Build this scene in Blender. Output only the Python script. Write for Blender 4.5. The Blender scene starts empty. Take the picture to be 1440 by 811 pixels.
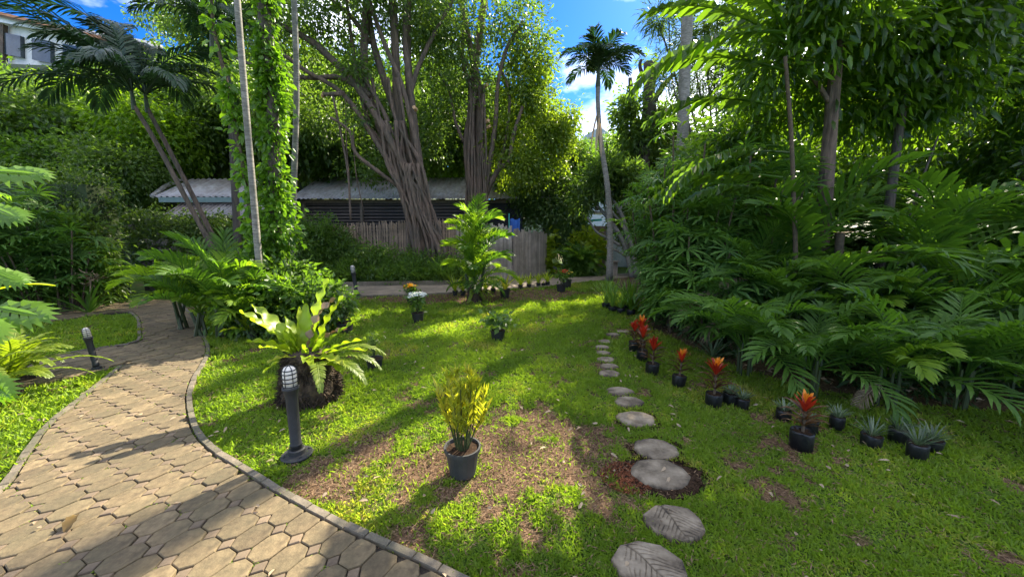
import bpy, math, random
import numpy as np
from mathutils import Vector, Matrix, Euler
R = math.radians
rng = np.random.default_rng(7)
random.seed(7)
S = bpy.context.scene
COL = S.collection

# ------------------------------------------------------------------ camera
CAMH, PITCH, F = 1.65, R(8.75), 520.0
cam_d = bpy.data.cameras.new('camera'); cam = bpy.data.objects.new('camera', cam_d); COL.objects.link(cam)
cam.location = (0, 0, CAMH); cam.rotation_euler = (R(90) - PITCH, 0, 0)
cam_d.sensor_width = 36; cam_d.lens = 36 * F / 1440
cam_d.clip_start = 0.05; cam_d.clip_end = 2000
S.camera = cam

# ------------------------------------------------------------------ world and sun
SUN_EL, SUN_AZ = R(37), R(34)          # azimuth from +Y towards +X
SUN_DIR = Vector((math.sin(SUN_AZ) * math.cos(SUN_EL), math.cos(SUN_AZ) * math.cos(SUN_EL), math.sin(SUN_EL)))
w = bpy.data.worlds.new('World'); S.world = w; w.use_nodes = True
nt = w.node_tree; nt.nodes.clear()
out = nt.nodes.new('ShaderNodeOutputWorld'); bg = nt.nodes.new('ShaderNodeBackground'); bg.inputs[1].default_value = 0.15
sky = nt.nodes.new('ShaderNodeTexSky'); sky.sky_type = 'NISHITA'; sky.sun_disc = False
sky.sun_elevation = SUN_EL; sky.sun_rotation = SUN_AZ; sky.air_density = 1.0; sky.dust_density = 0.3; sky.ozone_density = 3.0
hs = nt.nodes.new('ShaderNodeHueSaturation'); hs.inputs['Saturation'].default_value = 1.4; hs.inputs['Value'].default_value = 0.44
tc = nt.nodes.new('ShaderNodeTexCoord'); mp = nt.nodes.new('ShaderNodeMapping'); mp.inputs['Scale'].default_value = (1, 1, 2.2)
mp.inputs['Location'].default_value = (12.0, 3.0, 1.0)
n1 = nt.nodes.new('ShaderNodeTexNoise'); n1.inputs['Scale'].default_value = 2.3; n1.inputs['Detail'].default_value = 9; n1.inputs['Roughness'].default_value = 0.55
cr = nt.nodes.new('ShaderNodeValToRGB'); cr.color_ramp.elements[0].position = 0.47; cr.color_ramp.elements[1].position = 0.64
mx = nt.nodes.new('ShaderNodeMix'); mx.data_type = 'RGBA'; mx.inputs['B'].default_value = (6.0, 6.2, 6.5, 1)
L = nt.links.new
L(sky.outputs[0], hs.inputs['Color']); L(tc.outputs['Generated'], mp.inputs[0]); L(mp.outputs[0], n1.inputs['Vector'])
L(n1.outputs['Fac'], cr.inputs[0]); L(cr.outputs[0], mx.inputs['Factor']); tnt = nt.nodes.new('ShaderNodeMix'); tnt.data_type = 'RGBA'; tnt.blend_type = 'MULTIPLY'; tnt.inputs['Factor'].default_value = 1; tnt.inputs['B'].default_value = (.38, .62, .98, 1)
L(hs.outputs[0], tnt.inputs['A']); L(tnt.outputs['Result'], mx.inputs['A'])
L(mx.outputs['Result'], bg.inputs[0]); L(bg.outputs[0], out.inputs[0])
sd = bpy.data.lights.new('sun', 'SUN'); sd.energy = 4.2; sd.angle = R(0.6); sd.color = (1.0, 0.9, 0.72)
sun = bpy.data.objects.new('sun', sd); COL.objects.link(sun)
sun.rotation_euler = SUN_DIR.to_track_quat('Z', 'Y').to_euler()
S.view_settings.view_transform = 'Standard'; S.view_settings.look = 'None'
S.view_settings.exposure = 2.1; S.view_settings.gamma = 1.0
S.render.engine = 'CYCLES'
S.cycles.use_denoising = True
S.cycles.max_bounces = 6; S.cycles.diffuse_bounces = 3; S.cycles.transmission_bounces = 4; S.cycles.glossy_bounces = 2
S.cycles.sample_clamp_indirect = 6.0

# ------------------------------------------------------------------ pixel -> world helpers
cp, sp = math.cos(PITCH), math.sin(PITCH)
def ray(px, py):
    u, v = (px - 720) / F, (py - 405.5) / F
    return u, cp - v * sp, -sp - v * cp
def G(px, py, z=0.0):
    x, y, zz = ray(px, py); t = (z - CAMH) / zz
    return Vector((x * t, y * t, z))
def P(px, py, Y):
    x, y, z = ray(px, py); t = Y / y
    return Vector((x * t, Y, CAMH + z * t))
def GP(pts, z=0.0): return [tuple(G(a, b, z))[:2] for a, b in pts]

# ------------------------------------------------------------------ noise
_tab = rng.random((256, 256))
def vnoise(x, y):
    x = np.asarray(x, float); y = np.asarray(y, float)
    xi = np.floor(x).astype(int); yi = np.floor(y).astype(int); fx = x - xi; fy = y - yi
    fx = fx * fx * (3 - 2 * fx); fy = fy * fy * (3 - 2 * fy)
    a = _tab[xi & 255, yi & 255]; b = _tab[(xi + 1) & 255, yi & 255]; c = _tab[xi & 255, (yi + 1) & 255]; d = _tab[(xi + 1) & 255, (yi + 1) & 255]
    return (a * (1 - fx) + b * fx) * (1 - fy) + (c * (1 - fx) + d * fx) * fy
def fbm(x, y, o=4):
    s = 0; a = 0.5; t = 0
    for k in range(o):
        s = s + a * vnoise(np.asarray(x) * 2 ** k + 17 * k, np.asarray(y) * 2 ** k + 31 * k); t += a; a *= 0.5
    return s / t
def sstep(e0, e1, x):
    t = np.clip((x - e0) / (e1 - e0), 0, 1); return t * t * (3 - 2 * t)

# ------------------------------------------------------------------ materials
def new_mat(name):
    m = bpy.data.materials.new(name); m.use_nodes = True
    n = m.node_tree; n.nodes.clear()
    o = n.nodes.new('ShaderNodeOutputMaterial'); b = n.nodes.new('ShaderNodeBsdfPrincipled')
    n.links.new(b.outputs[0], o.inputs[0])
    return m, n, b, o
def ramp(n, stops):
    r = n.nodes.new('ShaderNodeValToRGB'); e = r.color_ramp.elements
    while len(e) > 2: e.remove(e[-1])
    e[0].position, e[0].color = stops[0][0], (*stops[0][1], 1)
    e[1].position, e[1].color = stops[-1][0], (*stops[-1][1], 1)
    for p, c in stops[1:-1]:
        q = e.new(p); q.color = (*c, 1)
    return r
def solid(name, c1, c2, scale=8, rough=0.8, bump=0.3, bdist=0.01, metallic=0, obj_rand=0.0, attr=None, stretch=(1, 1, 1), coord='Object', detail=6, spec=None, stain=None, sscale=2.5):
    m, n, b, o = new_mat(name)
    tc = n.nodes.new('ShaderNodeTexCoord'); mp = n.nodes.new('ShaderNodeMapping'); mp.inputs['Scale'].default_value = stretch
    no = n.nodes.new('ShaderNodeTexNoise'); no.inputs['Scale'].default_value = scale; no.inputs['Detail'].default_value = detail; no.inputs['Roughness'].default_value = 0.65
    n.links.new(tc.outputs[coord], mp.inputs[0]); n.links.new(mp.outputs[0], no.inputs['Vector'])
    r = ramp(n, [(0.3, c1), (0.7, c2)]); n.links.new(no.outputs['Fac'], r.inputs[0])
    col = r.outputs[0]
    if obj_rand > 0:
        oi = n.nodes.new('ShaderNodeObjectInfo'); h = n.nodes.new('ShaderNodeHueSaturation')
        mr = n.nodes.new('ShaderNodeMapRange'); mr.inputs[3].default_value = 1 - obj_rand; mr.inputs[4].default_value = 1 + obj_rand
        n.links.new(oi.outputs['Random'], mr.inputs[0]); n.links.new(mr.outputs[0], h.inputs['Value']); n.links.new(col, h.inputs['Color']); col = h.outputs[0]
    if attr:
        at = n.nodes.new('ShaderNodeAttribute'); at.attribute_name = 'rnd'
        h = n.nodes.new('ShaderNodeHueSaturation'); mr = n.nodes.new('ShaderNodeMapRange'); mr.inputs[3].default_value = 1 - attr; mr.inputs[4].default_value = 1 + attr
        n.links.new(at.outputs['Fac'], mr.inputs[0]); n.links.new(mr.outputs[0], h.inputs['Value']); n.links.new(col, h.inputs['Color']); col = h.outputs[0]
    if stain:
        ge = n.nodes.new('ShaderNodeNewGeometry'); ns = n.nodes.new('ShaderNodeTexNoise'); ns.inputs['Scale'].default_value = sscale; ns.inputs['Detail'].default_value = 8; ns.inputs['Roughness'].default_value = .7
        n.links.new(ge.outputs['Position'], ns.inputs['Vector']); rs = ramp(n, [(.42, (0, 0, 0)), (.68, (1, 1, 1))]); n.links.new(ns.outputs['Fac'], rs.inputs[0])
        ml = n.nodes.new('ShaderNodeMath'); ml.operation = 'MULTIPLY'; ml.inputs[1].default_value = .75; n.links.new(rs.outputs[0], ml.inputs[0])
        mm = n.nodes.new('ShaderNodeMix'); mm.data_type = 'RGBA'; mm.inputs['B'].default_value = (*stain, 1); n.links.new(ml.outputs[0], mm.inputs['Factor']); n.links.new(col, mm.inputs['A']); col = mm.outputs['Result']
    n.links.new(col, b.inputs['Base Color'])
    b.inputs['Roughness'].default_value = rough; b.inputs['Metallic'].default_value = metallic
    if spec is not None: b.inputs['Specular IOR Level'].default_value = spec
    if bump:
        bp = n.nodes.new('ShaderNodeBump'); bp.inputs['Strength'].default_value = bump; bp.inputs['Distance'].default_value = bdist
        n.links.new(no.outputs['Fac'], bp.inputs['Height']); n.links.new(bp.outputs[0], b.inputs['Normal'])
    return m
def leafmat(name, dark, light, trans=0.4, rough=0.4, tcol=None, extra=None, spec=0.5):
    """colour runs dark..light with the per-leaf value 'rnd' and a soft world noise"""
    m, n, b, o = new_mat(name)
    at = n.nodes.new('ShaderNodeAttribute'); at.attribute_name = 'rnd'
    oi = n.nodes.new('ShaderNodeObjectInfo'); geo = n.nodes.new('ShaderNodeNewGeometry')
    no = n.nodes.new('ShaderNodeTexNoise'); no.inputs['Scale'].default_value = 1.3; no.inputs['Detail'].default_value = 3
    n.links.new(geo.outputs['Position'], no.inputs['Vector'])
    a1 = n.nodes.new('ShaderNodeMath'); a1.operation = 'MULTIPLY_ADD'; a1.inputs[1].default_value = 0.55; n.links.new(at.outputs['Fac'], a1.inputs[0])
    a2 = n.nodes.new('ShaderNodeMath'); a2.operation = 'MULTIPLY_ADD'; a2.inputs[1].default_value = 0.3; n.links.new(oi.outputs['Random'], a2.inputs[0])
    n.links.new(no.outputs['Fac'], a2.inputs[2]); n.links.new(a2.outputs[0], a1.inputs[2])
    stops = [(0.35, dark), (1.15 if not extra else 1.0, light)]
    mr = n.nodes.new('ShaderNodeMapRange'); mr.inputs[1].default_value = 0.35; mr.inputs[2].default_value = 1.3
    n.links.new(a1.outputs[0], mr.inputs[0])
    st = [(0.0, dark), (0.85, light)]
    if extra: st = [(0.0, dark), (0.78, light), (0.95, extra)]
    r = ramp(n, st); n.links.new(mr.outputs[0], r.inputs[0])
    n.links.new(r.outputs[0], b.inputs['Base Color']); b.inputs['Roughness'].default_value = rough
    b.inputs['Specular IOR Level'].default_value = spec
    t = n.nodes.new('ShaderNodeBsdfTranslucent')
    mu = n.nodes.new('ShaderNodeMix'); mu.data_type = 'RGBA'; mu.blend_type = 'MULTIPLY'; mu.inputs['Factor'].default_value = 1
    mu.inputs['B'].default_value = (*(tcol or (2.6, 2.7, 0.9)), 1); n.links.new(r.outputs[0], mu.inputs['A']); n.links.new(mu.outputs['Result'], t.inputs[0])
    ms = n.nodes.new('ShaderNodeMixShader'); ms.inputs[0].default_value = trans
    n.links.new(b.outputs[0], ms.inputs[1]); n.links.new(t.outputs[0], ms.inputs[2]); n.links.new(ms.outputs[0], o.inputs[0])
    return m
M = {}
M['ficus'] = leafmat('ficus_leaf', (.030, .062, .016), (.09, .145, .03), .5, .42)
M['ficus_sunlit'] = leafmat('sunny_ficus_leaf', (.050, .095, .014), (.15, .20, .02), .5, .42)  # brighter ficus copy, sunlight on the lower crown put into the leaf colour
M['broad'] = leafmat('broad_leaf', (.016, .038, .009), (.060, .115, .016), .55, .3, spec=.55, tcol=(3.8, 3.6, .8))
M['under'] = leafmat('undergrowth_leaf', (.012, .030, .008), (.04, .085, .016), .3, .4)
M['bush'] = leafmat('bush_leaf', (.032, .070, .012), (.09, .16, .024), .45, .45)
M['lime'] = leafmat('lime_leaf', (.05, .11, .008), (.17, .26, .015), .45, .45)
M['hedge'] = leafmat('hedge_leaf', (.03, .065, .010), (.08, .13, .02), .35, .5)
M['vine'] = leafmat('vine_leaf', (.035, .095, .010), (.12, .22, .02), .45, .38)
M['palm'] = leafmat('palm_leaf', (.024, .062, .010), (.078, .155, .020), .4, .5, spec=.25)
M['palm_dark'] = leafmat('dark_palm_leaf', (.012, .035, .014), (.035, .07, .025), .25, .4, tcol=(1.6, 2.0, .9))
M['palm_lime'] = leafmat('lime_palm_leaf', (.050, .110, .010), (.15, .23, .02), .45, .55, spec=.25)
M['fan'] = leafmat('lady_palm_leaf', (.028, .075, .016), (.085, .165, .028), .3, .48, tcol=(3.0, 3.1, .8), spec=.25)
M['nest'] = leafmat('nest_fern_leaf', (.09, .18, .012), (.26, .33, .02), .5, .4, extra=(.30, .32, .035), tcol=(1.8, 1.9, .8))
M['fern'] = leafmat('fern_leaf', (.06, .11, .01), (.18, .23, .02), .45, .5)
M['croton'] = leafmat('croton_leaf', (.16, .22, .012), (.42, .40, .035), .5, .45, extra=(.50, .44, .07), tcol=(1.8, 1.8, .8))
M['pothos'] = leafmat('pothos_leaf', (.10, .17, .01), (.30, .34, .02), .4, .35)
M['orange'] = leafmat('orange_leaf', (.45, .16, .01), (.75, .38, .02), .4, .4, tcol=(1.2, 1.2, .8))
M['brom'] = leafmat('bromeliad_red_leaf', (.12, .010, .006), (.42, .03, .01), .3, .35, tcol=(1.6, 1.4, .8))
M['brom_tip'] = leafmat('bromeliad_orange_leaf', (.42, .035, .008), (.72, .24, .015), .3, .35, tcol=(1.2, 1.2, .8))
M['brom_low'] = leafmat('bromeliad_maroon_leaf', (.05, .012, .01), (.10, .05, .015), .3, .35, tcol=(1.6, 1.4, .8))
M['spider'] = leafmat('pale_striped_leaf', (.025, .05, .02), (.15, .20, .11), .3, .45, tcol=(1.3, 1.4, .9))
M['dead'] = leafmat('dry_leaf', (.16, .10, .05), (.38, .29, .18), .25, .7, tcol=(1.2, 1.0, .7))
M['brownleaf'] = leafmat('curled_brown_leaf', (.05, .03, .008), (.16, .10, .02), .25, .6, tcol=(1.3, 1.1, .6))
M['deadfrond'] = leafmat('withered_frond', (.12, .085, .05), (.30, .23, .15), .2, .8, tcol=(1.2, 1.1, .8))
M['grass'] = leafmat('grass_blade', (.056, .112, .013), (.175, .255, .028), .42, .5, extra=(.31, .29, .07), spec=.3)
M['reed'] = leafmat('reed_blade', (.06, .13, .02), (.18, .28, .05), .35, .45)
M['straw'] = leafmat('dry_straw', (.10, .06, .032), (.30, .20, .115), .2, .8, tcol=(1.1, 1, .8), spec=.2)
M['white_fl'] = leafmat('white_petal', (.60, .62, .55), (.80, .82, .75), .3, .6, tcol=(1.1, 1.1, 1.1))
M['red_fl'] = leafmat('red_petal', (.50, .02, .02), (.75, .05, .05), .3, .5, tcol=(1.2, 1, 1))
M['yellow_fl'] = leafmat('yellow_petal', (.65, .28, .01), (.80, .50, .02), .3, .5, tcol=(1.2, 1.1, 1))
M['bark'] = solid('ficus_bark', (.035, .021, .014), (.215, .145, .100), 6, .85, 1.0, .04, stretch=(3, 3, .5), stain=(.07, .065, .045), sscale=1.8)
M['bark_dark'] = solid('dark_bark', (.035, .028, .022), (.10, .08, .06), 8, .85, .8, .02, stretch=(3, 3, .6))
M['pale_trunk'] = solid('pale_palm_bark', (.08, .07, .055), (.33, .30, .25), 14, .8, .5, .01, stretch=(.6, .6, 3), stain=(.09, .09, .06), sscale=2.6)
M['stalk'] = solid('green_stalk', (.02, .03, .010), (.055, .075, .02), 10, .55, .2, .005)
M['cane'] = solid('fibre_cane', (.05, .035, .02), (.13, .09, .05), 20, .85, .6, .01)
M['roots'] = solid('matted_fern_roots', (.018, .013, .009), (.085, .055, .03), 18, .95, 1.0, .03)
M['cutwood'] = solid('cut_wood', (.42, .22, .10), (.62, .40, .22), 12, .8, .2, .005)
M['pot'] = solid('black_plastic', (.010, .010, .010), (.022, .022, .022), 9, .5, .15, .003, obj_rand=.2)
M['potgrey'] = solid('grey_plastic', (.022, .023, .022), (.05, .05, .048), 9, .55, .2, .003)
M['bag'] = solid('black_grow_bag', (.006, .006, .007), (.018, .018, .019), 6, .48, .6, .02)
M['soil'] = solid('potting_soil', (.02, .012, .007), (.06, .036, .02), 40, .95, .8, .02, spec=.1)
M['redsoil'] = solid('red_laterite_soil', (.16, .045, .014), (.36, .12, .045), 30, .95, 1.0, .02)
M['paver'] = solid('concrete_paver', (.085, .060, .030), (.205, .150, .076), 26, .9, .7, .008, obj_rand=.16, coord='Object', attr=.22, stain=(.085, .072, .036), sscale=3.2)
M['paver_pink'] = solid('terracotta_paver', (.115, .082, .048), (.215, .155, .095), 26, .9, .5, .005, obj_rand=.14, attr=.16, stain=(.09, .065, .04), sscale=3.2)
M['joint'] = solid('paver_joint_sand', (.015, .012, .008), (.06, .045, .03), 30, .95, .8, .02)
M['kerb'] = solid('kerb_concrete', (.10, .08, .055), (.22, .18, .13), 18, .9, .8, .012, obj_rand=.2, stain=(.05, .055, .025), sscale=2.2)
M['concrete'] = solid('road_concrete', (.19, .14, .095), (.32, .25, .175), 3, .9, .4, .01, stain=(.08, .07, .045), sscale=1.3)
M['stone'] = solid('stepping_stone', (.20, .17, .13), (.44, .39, .31), 14, .9, .7, .01, obj_rand=.14)
M['iron'] = solid('black_iron', (.010, .011, .011), (.024, .024, .023), 20, .62, .35, .004)
M['glass'] = solid('frosted_lamp_glass', (.62, .55, .45), (.80, .73, .62), 4, .75, .05, .002)
M['bamboo'] = solid('weathered_bamboo', (.17, .115, .07), (.47, .345, .235), 9, .85, .4, .01, obj_rand=.32, stretch=(3, 3, .35), coord='Object', stain=(.09, .07, .045), sscale=1.6)
M['board'] = solid('grey_board', (.22, .175, .135), (.46, .385, .305), 9, .85, .4, .01, obj_rand=.22, stretch=(3, 3, .3), stain=(.10, .085, .055), sscale=1.6)
M['rail'] = solid('fence_rail_wood', (.12, .09, .06), (.22, .17, .12), 9, .85, .3, .01)
M['louvre'] = solid('dark_louvre_wood', (.06, .045, .035), (.14, .11, .085), 9, .8, .3, .01, obj_rand=.2, stretch=(.5, 3, 3))
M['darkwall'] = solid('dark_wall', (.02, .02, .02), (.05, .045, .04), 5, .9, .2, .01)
M['metalroof'] = solid('weathered_metal_roof', (.24, .215, .20), (.46, .44, .435), 3, .5, .25, .01, metallic=.1, obj_rand=.12, stain=(.16, .11, .08), sscale=1.1)
M['greybuild'] = solid('blue_grey_cladding', (.24, .30, .32), (.38, .45, .47), 4, .8, .2, .01)
M['wallwhite'] = solid('white_paint', (.62, .60, .56), (.80, .78, .74), 3, .8, .2, .01)
M['tile'] = solid('clay_roof_tile', (.26, .10, .05), (.46, .20, .10), 9, .85, .4, .01, obj_rand=.2)
M['teal_grey'] = solid('faded_teal_paint', (.09, .15, .135), (.16, .22, .20), 6, .7, .1, .005)
M['green_pipe'] = solid('turquoise_paint', (.04, .30, .24), (.07, .42, .34), 6, .5, .1, .005)
M['blue'] = solid('blue_tarp', (.01, .06, .25), (.02, .12, .42), 4, .5, .3, .01)
M['wallstone'] = solid('rubble_stone', (.10, .085, .07), (.32, .28, .235), 7, .92, .8, .03, obj_rand=.25)
M['mortar'] = solid('wall_mortar', (.05, .045, .035), (.12, .105, .085), 9, .95, .6, .02)
M['window'] = solid('window_glass', (.03, .04, .05), (.07, .09, .10), 2, .1, 0, .01)
M['ridgered'] = solid('orange_roof_edge', (.40, .15, .06), (.60, .26, .12), 4, .7, .2, .01)
M['hill'] = solid('hillside_earth', (.02, .04, .01), (.06, .08, .025), .6, .95, .6, .1)
M['gutter'] = solid('white_barge_board', (.60, .62, .64), (.75, .76, .78), 3, .6, .1, .01)

# ------------------------------------------------------------------ object helpers
def wloc(o):
    v = Vector((0, 0, 0))
    while o is not None: v = v + o.location; o = o.parent
    return v
def tag(o, label=None, cat=None, group=None, kind=None):
    if label: o['label'] = label
    if cat: o['category'] = cat
    if group: o['group'] = group
    if kind: o['kind'] = kind
    return o
def thing(name, label, cat, loc, group=None, rz=0.0, sc=1.0):
    o = bpy.data.objects.new(name, None); COL.objects.link(o); o.empty_display_size = .1
    o.location = Vector(loc); o.rotation_euler = (0, 0, rz); o.scale = (sc, sc, sc)
    return tag(o, label, cat, group)
def link(name, me, parent=None, loc=None, rot=None, sc=None):
    o = bpy.data.objects.new(name, me); COL.objects.link(o)
    if parent is not None: o.parent = parent
    if loc is not None: o.location = loc
    if rot is not None: o.rotation_euler = rot
    if sc is not None: o.scale = sc if hasattr(sc, '__len__') else (sc, sc, sc)
    return o
def copy_tree(src, loc, rz=0.0, sc=1.0, label=None, group=None):
    r = src.copy(); COL.objects.link(r); r.location = loc; r.rotation_euler = (0, 0, rz); r.scale = (sc, sc, sc)
    if label: r['label'] = label
    if group: r['group'] = group
    for ch in list(src.children):
        c = ch.copy(); COL.objects.link(c); c.parent = r
        for g in list(ch.children):
            d = g.copy(); COL.objects.link(d); d.parent = c
    return r
def mesh_np(name, V, Fc, mat, rnd=None, smooth=False):
    """V (n,3) array, Fc (m,k) uniform faces"""
    me = bpy.data.meshes.new(name); n = len(V); m, k = Fc.shape
    me.vertices.add(n); me.vertices.foreach_set('co', np.ascontiguousarray(V, dtype=np.float32).ravel())
    me.loops.add(m * k); me.loops.foreach_set('vertex_index', np.ascontiguousarray(Fc, dtype=np.int32).ravel())
    me.polygons.add(m); me.polygons.foreach_set('loop_start', np.arange(0, m * k, k, dtype=np.int32))
    if smooth: me.polygons.foreach_set('use_smooth', np.ones(m, dtype=bool))
    if rnd is not None:
        at = me.attributes.new('rnd', 'FLOAT', 'POINT'); at.data.foreach_set('value', np.ascontiguousarray(rnd, dtype=np.float32))
    me.update(calc_edges=True)
    if mat: me.materials.append(mat)
    return me
class MB:
    def __init__(s): s.v = []; s.f = []; s.r = []
    def add(s, vs, fs, r=0.5):
        b = len(s.v); s.v += [tuple(v) for v in vs]; s.f += [tuple(i + b for i in f) for f in fs]; s.r += [r] * len(vs)
    def box(s, c, d, rz=0.0, M4=None):
        hx, hy, hz = d[0] / 2, d[1] / 2, d[2] / 2
        p = [Vector((x, y, z)) for x in (-hx, hx) for y in (-hy, hy) for z in (-hz, hz)]
        if M4 is None: M4 = Matrix.Rotation(rz, 3, 'Z')
        p = [Vector(c) + M4 @ q for q in p]
        s.add(p, [(0, 1, 3, 2), (4, 6, 7, 5), (0, 4, 5, 1), (2, 3, 7, 6), (0, 2, 6, 4), (1, 5, 7, 3)])
        return s
    def beam(s, a, b, wd, ht):
        a = Vector(a); b = Vector(b); d = (b - a); q = d.to_track_quat('X', 'Z').to_matrix()
        return s.box((a + b) / 2, (d.length, wd, ht), M4=q)
    def tube(s, pts, rad, n=8, jit=0.0, r=0.5, cap=True):
        pts = [Vector(p) for p in pts]; m = len(pts)
        if not hasattr(rad, '__len__'): rad = [rad] * m
        vs = []; up = Vector((0.31, 0.17, 0.93))
        t0 = (pts[1] - pts[0]).normalized(); a = t0.cross(up if abs(t0.dot(up)) < .9 else Vector((1, 0, 0))).normalized()
        for i in range(m):
            t = (pts[min(i + 1, m - 1)] - pts[max(i - 1, 0)]).normalized()
            a = (a - t * a.dot(t)).normalized(); b = t.cross(a)
            for k in range(n):
                an = 2 * math.pi * k / n; q = rad[i] * (1 + jit * (random.random() - .5) * 2)
                vs.append(pts[i] + a * math.cos(an) * q + b * math.sin(an) * q)
        fs = [(i * n + k, i * n + (k + 1) % n, (i + 1) * n + (k + 1) % n, (i + 1) * n + k) for i in range(m - 1) for k in range(n)]
        if cap: fs += [tuple(range(n - 1, -1, -1)), tuple((m - 1) * n + k for k in range(n))]
        s.add(vs, fs, r); return s
    def lathe(s, prof, c=(0, 0, 0), n=20, jit=0.0):
        vs = []; c = Vector(c)
        for (rr, z) in prof:
            for k in range(n):
                an = 2 * math.pi * k / n; q = rr * (1 + jit * (random.random() - .5))
                vs.append(c + Vector((q * math.cos(an), q * math.sin(an), z + jit * .05 * (random.random() - .5))))
        m = len(prof)
        fs = [(i * n + k, i * n + (k + 1) % n, (i + 1) * n + (k + 1) % n, (i + 1) * n + k) for i in range(m - 1) for k in range(n)]
        fs += [tuple(range(n - 1, -1, -1)), tuple((m - 1) * n + k for k in range(n))]
        s.add(vs, fs); return s
    def prism(s, poly, z0, z1, bev=0.0, r=0.5):
        n = len(poly); cx = sum(p[0] for p in poly) / n; cy = sum(p[1] for p in poly) / n
        if bev:
            def ins(p):
                d = math.hypot(p[0] - cx, p[1] - cy) or 1; k = max(0, 1 - bev / d); return (cx + (p[0] - cx) * k, cy + (p[1] - cy) * k)
            top = [ins(p) for p in poly]
            vs = [(x, y, z0) for x, y in poly] + [(x, y, z1 - bev) for x, y in poly] + [(x, y, z1) for x, y in top]
            fs = [(i, (i + 1) % n, n + (i + 1) % n, n + i) for i in range(n)] + [(n + i, n + (i + 1) % n, 2 * n + (i + 1) % n, 2 * n + i) for i in range(n)]
            fs += [tuple(range(2 * n, 3 * n))]
        else:
            vs = [(x, y, z0) for x, y in poly] + [(x, y, z1) for x, y in poly]
            fs = [(i, (i + 1) % n, n + (i + 1) % n, n + i) for i in range(n)] + [tuple(range(n, 2 * n)), tuple(range(n - 1, -1, -1))]
        s.add(vs, fs, r); return s
    def mesh(s, name, mat, off=None, smooth=False):
        me = bpy.data.meshes.new(name); o = Vector(off) if off is not None else Vector((0, 0, 0))
        me.from_pydata([(v[0] - o.x, v[1] - o.y, v[2] - o.z) for v in s.v], [], s.f)
        at = me.attributes.new('rnd', 'FLOAT', 'POINT'); at.data.foreach_set('value', np.array(s.r, dtype=np.float32))
        if smooth: me.polygons.foreach_set('use_smooth', np.ones(len(s.f), dtype=bool))
        me.update(); me.materials.append(mat); return me
    def build(s, name, mat, parent=None, smooth=False, **kw):
        """verts are world coordinates; made relative to the parent"""
        o = link(name, s.mesh(name, mat, wloc(parent) if parent is not None else None, smooth), parent)
        return tag(o, **kw)
def area_thing(mb, name, mat, label, cat, group=None, origin=None, smooth=False):
    o = link(name, mb.mesh(name, mat, origin, smooth), None, origin); return tag(o, label, cat, group)

# ------------------------------------------------------------------ leaves as arrays
def unit(a): return a / np.maximum(np.linalg.norm(a, axis=1, keepdims=True), 1e-9)
def leaves_mesh(name, C, D, N, Ln, Wd, mat, rnd=None, fold=0.25, curl=0.15, ell=False):
    """each leaf: 5 verts (base, two sides, mid, tip) -> four triangles"""
    n = len(C); D = unit(D); Sd = unit(np.cross(D, N)); N = unit(np.cross(Sd, D))
    Ln = np.broadcast_to(Ln, (n,))[:, None]; Wd = np.broadcast_to(Wd, (n,))[:, None]
    base = C; mid = C + D * Ln * .45
    l = mid + Sd * Wd * .5 + N * Wd * fold; r = mid - Sd * Wd * .5 + N * Wd * fold
    tip = C + D * Ln - N * Ln * curl
    V = np.stack([base, l, tip, r], 1).reshape(-1, 3)
    i = np.arange(n)[:, None] * 4
    Fc = np.concatenate([i + np.array([0, 2, 1]), i + np.array([0, 3, 2])], 1).reshape(-1, 3)
    if rnd is None: rnd = rng.random(n)
    if ell:
        q1 = C + D * Ln * .28; q2 = C + D * Ln * .68 - N * Ln * curl * .3; m1 = C + D * Ln * .5 - N * Wd * fold * .3
        V = np.stack([C, q1 + Sd * Wd * .46 + N * Wd * fold, q2 + Sd * Wd * .38 + N * Wd * fold * .7, tip, q2 - Sd * Wd * .38 + N * Wd * fold * .7, q1 - Sd * Wd * .46 + N * Wd * fold, m1], 1).reshape(-1, 3)
        i = np.arange(n)[:, None] * 7
        Fc = np.concatenate([i + np.array(t) for t in ([0, 6, 1], [1, 6, 2], [2, 6, 3], [0, 5, 6], [5, 4, 6], [4, 3, 6])], 1).reshape(-1, 3)
        return mesh_np(name, V, Fc, mat, np.repeat(rnd, 7), True)
    return mesh_np(name, V, Fc, mat, np.repeat(rnd, 4))
def cloud(blobs, n, leafL, leafW, twig=.22, per=12, droop=.35, shell=.45, upn=.6):
    """blobs: [(centre, (rx,ry,rz))]; returns leaf arrays spread through clumped twigs"""
    cs = np.array([tuple(b[0]) for b in blobs]); rs = np.array([b[1] if hasattr(b[1], '__len__') else (b[1],) * 3 for b in blobs], float)
    wgt = np.prod(rs, 1) ** (2 / 3); wgt /= wgt.sum()
    nt_ = max(1, n // per); bi = rng.choice(len(cs), nt_, p=wgt)
    d = unit(rng.normal(size=(nt_, 3))); rad = rng.random(nt_)[:, None] ** shell * (0.82 + .36 * rng.random(nt_)[:, None])
    tcn = cs[bi] + d * rs[bi] * rad
    ti = np.repeat(np.arange(nt_), per); m = len(ti)
    tw = twig * (0.6 + .8 * rng.random(nt_))[ti][:, None]
    off = rng.normal(size=(m, 3)) * .5
    C = tcn[ti] + off * tw
    D = unit(off) * .6 + d[ti] * .5 + rng.normal(size=(m, 3)) * .35; D[:, 2] -= droop
    N = rng.normal(size=(m, 3)); N[:, 2] += upn * 2
    sc = .65 + .7 * rng.random(m)
    rn = np.clip(.5 * rng.random(m) + .5 * rng.random(nt_)[ti], 0, 1)
    return C, D, N, leafL * sc, leafW * sc, rn
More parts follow.
